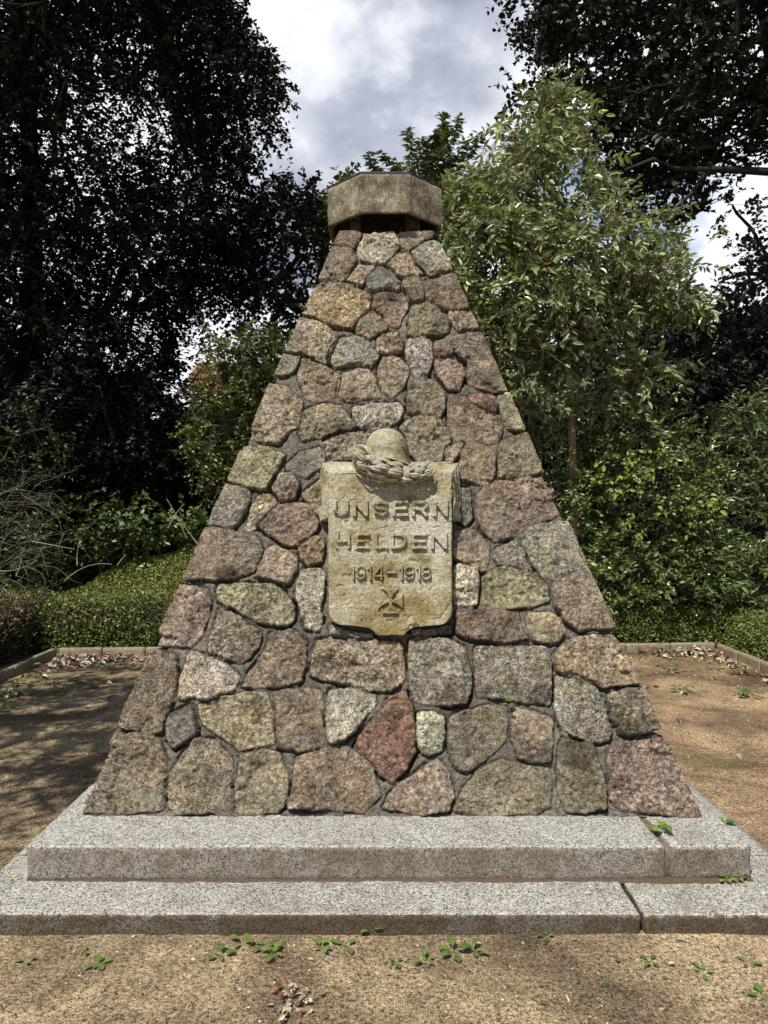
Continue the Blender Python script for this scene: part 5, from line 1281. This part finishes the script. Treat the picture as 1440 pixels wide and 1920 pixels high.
hedge('clipped_hedge', 'clipped hedge running forward outside the right kerb', [(4.45, 9.3), (4.5, 7.8), (4.5, 5.8)], 0.72, 0.46, 504, 24000, (0.155, 0.195, 0.045), (0.20, 0.20, 0.06), 0.12)
def groundcover():
    """bank of small leaved ground cover rising behind the left hedge"""
    r = np.random.default_rng(31); n = 30000
    x = r.uniform(-5.2, -0.6, n); y = r.uniform(9.3, 10.9, n)
    top = 0.55 + 0.42 * smooth(-4.4, -3.2, x) * smooth(9.3, 10.4, y) + 0.25 * smooth(-3.4, -2.2, x) * smooth(9.4, 10.3, y)
    q = np.stack([x, y, 0 * x], 1); z = top + 0.11 * fbm(q, 1.7, 3, seed=4) - np.abs(r.normal(0, .05, n))
    P = np.stack([x, y, z], 1); ld = unit(r.normal(0, .8, P.shape) + np.array([0, -.5, .5])); nm = unit(np.array([0, -.35, 1]) + r.normal(0, .5, P.shape))
    o = leaf_mesh('groundcover', P, ld, nm, .034 * r.uniform(.6, 1.2, n), .021 * r.uniform(.7, 1.2, n), tint(n, r, (0.20, 0.225, 0.042), .35, (0.26, 0.24, 0.07), .2), M_leaf, None)
    tag(o, kind='stuff')
    xs = np.linspace(-5.2, -0.6, 60); ys = np.linspace(9.3, 11.2, 30); X, Y = np.meshgrid(xs, ys); top = 0.55 + 0.42 * smooth(-4.4, -3.2, X) * smooth(9.3, 10.4, Y) + 0.25 * smooth(-3.4, -2.2, X) * smooth(9.4, 10.3, Y)
    Z = top - 0.09 + 0.11 * fbm(np.stack([X, Y, 0 * X], -1), 1.7, 3, seed=4); Z[0] = -.05; Z[-1] = -.05; Z[:, 0] = -.05; Z[:, -1] = -.05
    o = mesh_np('soil_bank', np.stack([X, Y, Z], -1).reshape(-1, 3), grid_faces(30, 60), M_bark, None, np.tile(np.array((0.03, 0.024, 0.012)), (1800, 1))); tag(o, kind='structure')
groundcover()

# ---- concrete edging
def edging(name, lab, a, b, seed, blk=0.5):
    a = np.array(a, float); b = np.array(b, float); L_ = np.linalg.norm(b - a); n = max(1, int(round(L_ / blk))); d = (b - a) / L_; nn = np.array([-d[1], d[0]]); parts = []; r = np.random.default_rng(seed)
    for i in range(n):
        V, f = rbox(0.004, L_ / n - 0.004, 0, 0.055, -0.15, 0.095 + r.normal(0, .003), 0.008, 0.035, 0.003, seed + i, big=0.002)
        V[:, 0] += L_ / n * i; W_ = np.stack([a[0] + d[0] * V[:, 0] + nn[0] * V[:, 1], a[1] + d[1] * V[:, 0] + nn[1] * V[:, 1], V[:, 2]], 1); parts.append((W_, f))
    V, f = merge(parts); c = np.tile(np.array((0.26, 0.21, 0.14)), (len(V), 1)) * (0.75 + 0.4 * (0.5 + 0.5 * fbm(V, 2.5, 3, seed=seed)))[:, None]
    o = weld(mesh_np(name, V, f, M_conc, None, c)); tag(o, kind='structure'); return o
edging('kerb', None, KL[:2], (0.2, 8.58), 601); edging('kerb', None, (0.21, 8.58), KR[:2], 602)
edging('kerb', None, (KL[0] - .02, 3.6), KL[:2] - np.array([.02, 0.0]), 603)
edging('kerb', None, KR[:2] + np.array([0.005, 0.0]), (KR[0] - .05, 3.6), 604)

# ---- the tiled house seen through a gap
def house():
    d = 24.0
    def q(x, y, dd=d): return px(x, y, dd)
    root = empty('house', (q(430, 960)[0], d + 3, 0), 'house with an orange tiled roof glimpsed between the beech and the hazel', 'house')
    ze = q(0, 742)[2]; zr = q(0, 640)[2]; xl = q(338, 0)[0]; xr = q(560, 0)[0]
    V, f = rbox(xl + .25, xr, d, d + 6, 0, ze, .01, .5, 0.0); part(weld(mesh_np('wall', V, f, M_matt, None, np.tile(np.array((0.22, 0.10, 0.07)), (len(V), 1)))), root)
    # roof slope towards the viewer as courses of pantiles
    ntx = 150; ncr = 26; X = np.linspace(xl - .1, xr + .2, ntx); V = []
    for c in range(ncr):
        for e in (0, 1):
            t = (c + e) / ncr; y = d - .35 + 3.4 * t; z = ze - .08 + (zr - ze) * t * 1.0 + (0.035 if e == 0 else 0.0)
            V += [(x, y, z + 0.022 * math.sin(x * 2 * math.pi / 0.21)) for x in X]
    V = np.array(V); cc = np.array((0.21, 0.10, 0.062)) * (0.6 + 0.7 * np.random.default_rng(2).random((len(V), 1)))
    part(mesh_np('roof', V, grid_faces(2 * ncr, ntx), M_matt, None, cc), root)
    V2 = V.copy(); V2[:, 1] = 2 * (d + 3.05) - V[:, 1]; part(mesh_np('roof', V2, grid_faces(2 * ncr, ntx), M_matt, None, cc), root)
    gp = [q(338, 744, d - .45), q(560, 744, d - .45)]; V, f = tube_mesh([gp], [[.07, .07]], 8); part(mesh_np('gutter', V, f, M_matt, None, np.tile(np.array((.7, .7, .68)), (len(V), 1))), root)
    V, f = rbox(q(358, 0)[0], q(369, 0)[0], d - .5, d - .4, ze - 1.2, ze + .35, .01, .1, 0); part(weld(mesh_np('downpipe', V, f, M_matt, None, np.tile(np.array((.75, .75, .73)), (len(V), 1)))), root)
    # gable triangle
    g = np.array([(xl + .25, d, ze), (xl + .25, d + 6, ze), (xl + .25, d + 3.05, zr - .05), (xr, d, ze), (xr, d + 6, ze), (xr, d + 3.05, zr - .05)])
    for g_ in (g[:3], g[3:]): part(mesh_np('gable', g_, np.array([[0, 1, 2]]), M_matt, None, np.tile(np.array((0.22, 0.10, 0.07)), (3, 1)), False), root)
house()

# ---- small things on the ground
def gz(x, y): return 0.010 * fbm(np.stack([x, y, 0 * x], -1), 1.6, 3) + 0.005 * fbm(np.stack([x, y, 0 * x], -1), 9, 3) - 0.002
def gravel():
    r = np.random.default_rng(41); n = 22000
    y = 1.9 + 6.6 * r.random(n) ** 1.7; x = r.uniform(-1, 1, n) * np.minimum(0.56 * y + .1, 3.7)
    hide = (np.abs(x - CX) < 1.66) & (y > 2.86); x = x[~hide]; y = y[~hide]; n = len(x)
    s = r.lognormal(math.log(0.0023), .42, n) * (0.8 + 0.16 * y); z = gz(x, y)
    base = np.array([(1, 0, 0), (-1, 0, 0), (0, 1, 0), (0, -1, 0), (0, 0, 1), (0, 0, -1)], float)
    an = r.uniform(0, 6.28, n); sc = r.uniform(.6, 1.3, (n, 3)) * np.array([1, 1, .6])
    V = base[None] * sc[:, None] * (1 + r.normal(0, .12, (n, 6, 1))); c_, s_ = np.cos(an)[:, None], np.sin(an)[:, None]
    V = np.stack([V[..., 0] * c_ - V[..., 1] * s_, V[..., 0] * s_ + V[..., 1] * c_, V[..., 2]], -1) * s[:, None, None] + np.stack([x, y, z + s * .25], 1)[:, None]
    tri = np.array([(0, 2, 4), (2, 1, 4), (1, 3, 4), (3, 0, 4), (2, 0, 5), (1, 2, 5), (3, 1, 5), (0, 3, 5)]); f = (np.arange(n)[:, None, None] * 6 + tri[None]).reshape(-1, 3)
    pal = np.array([(0.42, 0.36, 0.27), (0.20, 0.15, 0.10), (0.62, 0.58, 0.50), (0.10, 0.075, 0.055), (0.36, 0.26, 0.16), (0.30, 0.20, 0.12)]); ci = r.choice(6, n, p=[.24, .24, .10, .14, .14, .14])
    o = mesh_np('gravel', V.reshape(-1, 3), f, M_matt, None, np.repeat(pal[ci] * r.uniform(.75, 1.2, (n, 1)), 6, 0), False); tag(o, kind='stuff')
gravel()
def debris():
    r = np.random.default_rng(45); n = 2600; y = 1.9 + 6.4 * r.random(n) ** 1.6; x = r.uniform(-1, 1, n) * np.minimum(0.56 * y + .1, 3.6)
    hide = (np.abs(x - CX) < 1.70) & (y > 2.85); x = x[~hide]; y = y[~hide]; n = len(x)
    P = np.stack([x, y, gz(x, y) + .003], 1)
    o = leaf_mesh('plant_debris', P, r.normal(0, 1, (n, 3)) * np.array([1, 1, .12]), np.array([0, 0, 1.]) + r.normal(0, .3, (n, 3)), r.lognormal(math.log(.013), .6, n), r.uniform(.0015, .0055, n), tint(n, r, (0.40, 0.32, 0.20), .35, (0.05, 0.035, 0.025), .45), M_matt, None, fold=.3)
    tag(o, kind='stuff')
debris()
def litter():
    """dry leaves drifted into the corners, plus scraps over the sand"""
    r = np.random.default_rng(43); P = []; 
    def add(n, fx, fy, h): 
        x = fx(n); y = fy(n); P.append(np.stack([x, y, gz(x, y) + .008 + np.abs(r.normal(0, h, n))], 1))
    add(420, lambda n: KL[0] + .12 + np.abs(r.normal(0, .38, n)), lambda n: KL[1] - .06 - np.abs(r.normal(0, .22, n)), .018)
    add(90, lambda n: KL[0] + .08 + np.abs(r.normal(0, .12, n)), lambda n: r.uniform(5.6, 8.2, n), .012)
    add(330, lambda n: KR[0] - .12 - np.abs(r.normal(0, .30, n)), lambda n: KR[1] - .08 - np.abs(r.normal(0, .22, n)), .022)
    add(120, lambda n: KR[0] - .08 - np.abs(r.normal(0, .10, n)), lambda n: r.uniform(6.2, 8.6, n), .012)
    add(190, lambda n: r.uniform(1.5, 4.3, n), lambda n: r.uniform(8.86, 9.08, n), .02)
    add(170, lambda n: r.uniform(-3.6, -1.7, n), lambda n: r.uniform(8.5, 8.72, n), .02)
    add(130, lambda n: r.uniform(-3.4, 3.6, n), lambda n: r.uniform(2.0, 8.2, n), .003)
    a = gnd(550, 1885)
    add(46, lambda n: a[0] + r.normal(0, .035, n), lambda n: a[1] + r.normal(0, .05, n), .008)
    P = np.concatenate(P); hide = (np.abs(P[:, 0] - CX) < 1.74) & (P[:, 1] > 2.84) & (P[:, 1] < 6.6); P = P[~hide]; n = len(P)
    sc = np.where(P[:, 1] < 4, .45, 1.0)
    o = leaf_mesh('leaf_litter', P, r.normal(0, 1, (n, 3)) * np.array([1, 1, .35]), np.array([0, 0, 1.0]) + r.normal(0, .55, (n, 3)), 0.075 * r.uniform(.5, 1.2, n) * sc, 0.045 * sc, tint(n, r, (0.40, 0.34, 0.26), .3, (0.17, 0.085, 0.05), .35), M_matt, None, six=True, fold=.4)
    tag(o, kind='stuff')
litter()
def weed(name, lab, x, y, size, n, seed, z=0.0, upright=0.5, col=(0.10, 0.17, 0.025), Wr=0.55, depth=None, group=None):
    """small rosette: each leaf a curved blade with a sunk midrib and wavy edge"""
    r = np.random.default_rng(seed); p = gnd(x, y, z) if depth is None else px(x, y, depth); V = []; Fs = []; off = 0; Cc = []
    if z == 0 and depth is None: p[2] = float(gz(np.array([p[0]]), np.array([p[1]]))[0])
    a0 = r.uniform(0, 6.28)
    for i in range(n):
        an = a0 + 2 * math.pi * i / n + r.normal(0, .35); L_ = size * 1.12 * r.uniform(.55, 1.2); W_ = L_ * Wr * r.uniform(.8, 1.15); el = upright * r.uniform(.5, 1.5); m = 8
        h = np.array([math.cos(an), math.sin(an), 0]); s = np.array([-math.sin(an), math.cos(an), 0]); st_ = 0.28
        shade = np.array(col) * r.uniform(.75, 1.3); q = np.array([0., 0, 0.004]); pts = []
        for k in range(m + 1):
            t = k / m; e = el * (1 - 1.5 * t); dd = h * math.cos(e) + np.array([0, 0, math.sin(e)]); q = q + dd * L_ / m
            w = 0.04 * W_ if t < st_ else W_ * .5 * math.sin(math.pi * min(1, ((t - st_) / (1 - st_)) * .93 + .07)) ** .7 * (1 + .10 * math.sin(k * 2.4 + i)); w = w if k < m else .02 * W_
            nn_ = np.cross(s, dd); 
            for u_, l_ in ((-1, .22), (-.5, .12), (0, 0), (.5, .12), (1, .22)): pts.append(p + q + s * w * u_ + nn_ * -l_ * w + nn_ * .03 * W_ * math.sin(k * 1.9) * abs(u_)); Cc.append(shade * (1.25 if u_ == 0 else 1))
        V += pts
        for k in range(m):
            for j in range(4): b = off + k * 5 + j; Fs.append((b, b + 1, b + 6, b + 5))
        off += (m + 1) * 5
    o = mesh_np(name, np.array(V), np.array(Fs), M_leaf, None, np.array(Cc), True)
    recentre(o); return tag(o, lab, 'weed', group)
WEEDS = [  # x, y (foot), size, leaves, label, upright
 (412, 1795, .045, 5, 'small green weed left of the row in front of the lower step', .6), (455, 1768, .055, 4, 'upright broad leaved weed touching the lower step face', 1.0), (497, 1780, .045, 5, 'green weed just right of the upright broad leaved one', .7), (512, 1792, .052, 5, 'two storey green weed nearest the middle of the left group', .8),
 (603, 1782, .048, 5, 'compact green weed standing alone below the middle left of the step', .7), (652, 1776, .062, 3, 'flat lobed weed below the middle of the lower step', .25), (696, 1752, .060, 2, 'long leaf leaning on the lower step beside the flat lobed weed', .9), (798, 1806, .050, 7, 'bushy little weed in front of the step, left of the broad leaved pair', .7),
 (742, 1806, .028, 5, 'tiny dark weed left of the bushy little weed', .5), (850, 1790, .062, 5, 'broad leaved weed, left one of the pair below the middle right of the step', .6), (886, 1788, .058, 6, 'broad leaved weed, right one of the pair below the middle right of the step', .8), (1026, 1762, .030, 4, 'tiny weed at the foot of the lower step right of the middle', .7),
 (1219, 1805, .045, 4, 'weed right of the crack in the lower step, with a pale pebble above it', .4), (1318, 1824, .042, 5, 'small spreading weed in the sand at the lower right', .4), (1402, 1808, .034, 3, 'faint little weed near the right edge below the step', .3), (1432, 1872, .048, 4, 'dark weed cut by the right edge at the bottom', .5),
 (47, 1806, .034, 3, 'single upright seedling at the lower left edge', 1.0), (161, 1787, .032, 3, 'little upright seedling below the left part of the step', 1.0), (184, 1812, .040, 7, 'dark ragged weed at the lower left', .3)]
for i, (x, y, s_, n_, lab, up) in enumerate(WEEDS): weed('weed', lab, x, y, s_, n_, 700 + i, upright=up, Wr=[.5, .38, .44][i % 3], col=((0.10, 0.165, 0.028), (0.12, 0.18, 0.035), (0.085, 0.14, 0.03))[i % 3], group='weeds in the sand before the steps')
weed('weed', 'bright weed growing from the crack in the upper step', 1240, 1560, .060, 6, 740, z=0.219, upright=.9, col=(0.13, 0.20, 0.03))
weed('weed', 'round leaved seedling in the angle between the steps near the right corner', 1360, 1652, .034, 5, 741, z=0.080, upright=.9, col=(0.15, 0.24, 0.04))
weed('weed', 'second round leaved seedling right beside the corner of the upper step', 1382, 1650, .032, 4, 742, z=0.080, upright=.9, col=(0.15, 0.24, 0.04))
weed('weed', 'small weed in the joint where the upper step meets the ground on the left', 26, 1652, .030, 3, 743, z=0.078, upright=.8, col=(0.13, 0.22, 0.03))
weed('weed', 'strip of green weed along the right edge of the upper step', 1352, 1545, .050, 6, 744, z=0.08, upright=.5, col=(0.10, 0.19, 0.03))
weed('weed', 'tiny plant rooted in a mortar joint high on the right edge of the pyramid', 949, 803, .028, 6, 745, depth=3.95, upright=.9, col=(0.05, 0.09, 0.02), Wr=.4)
weed('weed', 'tiny green tuft in the joint below the speckled grey stone', 960, 1316, .028, 5, 746, depth=3.56, upright=.9, col=(0.12, 0.20, 0.03), Wr=.4)
FAR = [(1240, 1250, .10, 'yellow green weed at the back of the sand near the right kerb'), (1258, 1258, .11, 'grey green weed just right of the yellow green one at the back'), (1341, 1254, .10, 'small spiky weed before the right leaf drift'), (1386, 1262, .12, 'spiky weed below the right leaf drift near the kerb'),
       (1277, 1296, .13, 'spreading green weed in the middle of the sand on the right'), (1386, 1305, .10, 'flat pale weed near the right edge of the sand'), (1408, 1305, .12, 'upright weed beside the flat pale one near the right edge'),
       (96, 1282, .11, 'weed between the left kerb and the tall spiky weed'), (165, 1285, .16, 'tall spiky weed in the middle of the left sand'), (48, 1284, .13, 'tufted weed near the left kerb'), (22, 1302, .13, 'tall grey weed at the left edge of the picture'), (14, 1330, .12, 'dark weed at the left edge below the tall grey one'),
       (112, 1300, .10, 'small shaded weed below the tufted weed on the left'), (86, 1312, .10, 'dull weed in the shade on the left sand'), (236, 1252, .09, 'thin weed close to the left slope of the pyramid'), (200, 1252, .10, 'small weed in front of the left leaf drift'), (60, 1270, .10, 'sparse weed beside the white leaves on the left')]
for i, (x, y, s_, lab) in enumerate(FAR): weed('weed', lab, x, y, s_, 8, 760 + i, upright=.9, col=(0.10, 0.14, 0.04), Wr=.26, group='weeds on the sand beside the pyramid')
def grass():
    r = np.random.default_rng(47); P = []
    for (cx_, cy_, sx, sy, n) in [(*gnd(1290, 1297)[:2], .25, .15, 260), (*gnd(60, 1285)[:2], .35, .25, 500), (*gnd(250, 1268)[:2], .3, .15, 260), (*gnd(130, 1400)[:2], .25, .12, 420), (*gnd(60, 1345)[:2], .3, .15, 300), (*gnd(30, 1600)[:2], .06, .5, 380), (*gnd(1345, 1545)[:2], .03, .35, 260), (*gnd(930, 1880)[:2], .35, .10, 420), (*gnd(1425, 1650)[:2], .05, .3, 160), (*gnd(130, 1500)[:2], .4, .2, 200)]:
        P.append(np.stack([r.normal(cx_, sx, n), r.normal(cy_, sy, n), np.zeros(n)], 1))
    P = np.concatenate(P); hide = (np.abs(P[:, 0] - CX) < 1.68) & (P[:, 1] > 2.86); P = P[~hide]; n = len(P); P[:, 2] = gz(P[:, 0], P[:, 1])
    o = leaf_mesh('grass', P, np.array([0, 0, .5]) + r.normal(0, .8, (n, 3)) * np.array([1, 1, .2]), r.normal(0, 1, (n, 3)), .020 * r.uniform(.5, 1.6, n), .0035, tint(n, r, (0.10, 0.14, 0.035), .3, (0.30, 0.26, 0.13), .3), M_leaf, None, fat=.3)
    tag(o, kind='stuff')
grass()
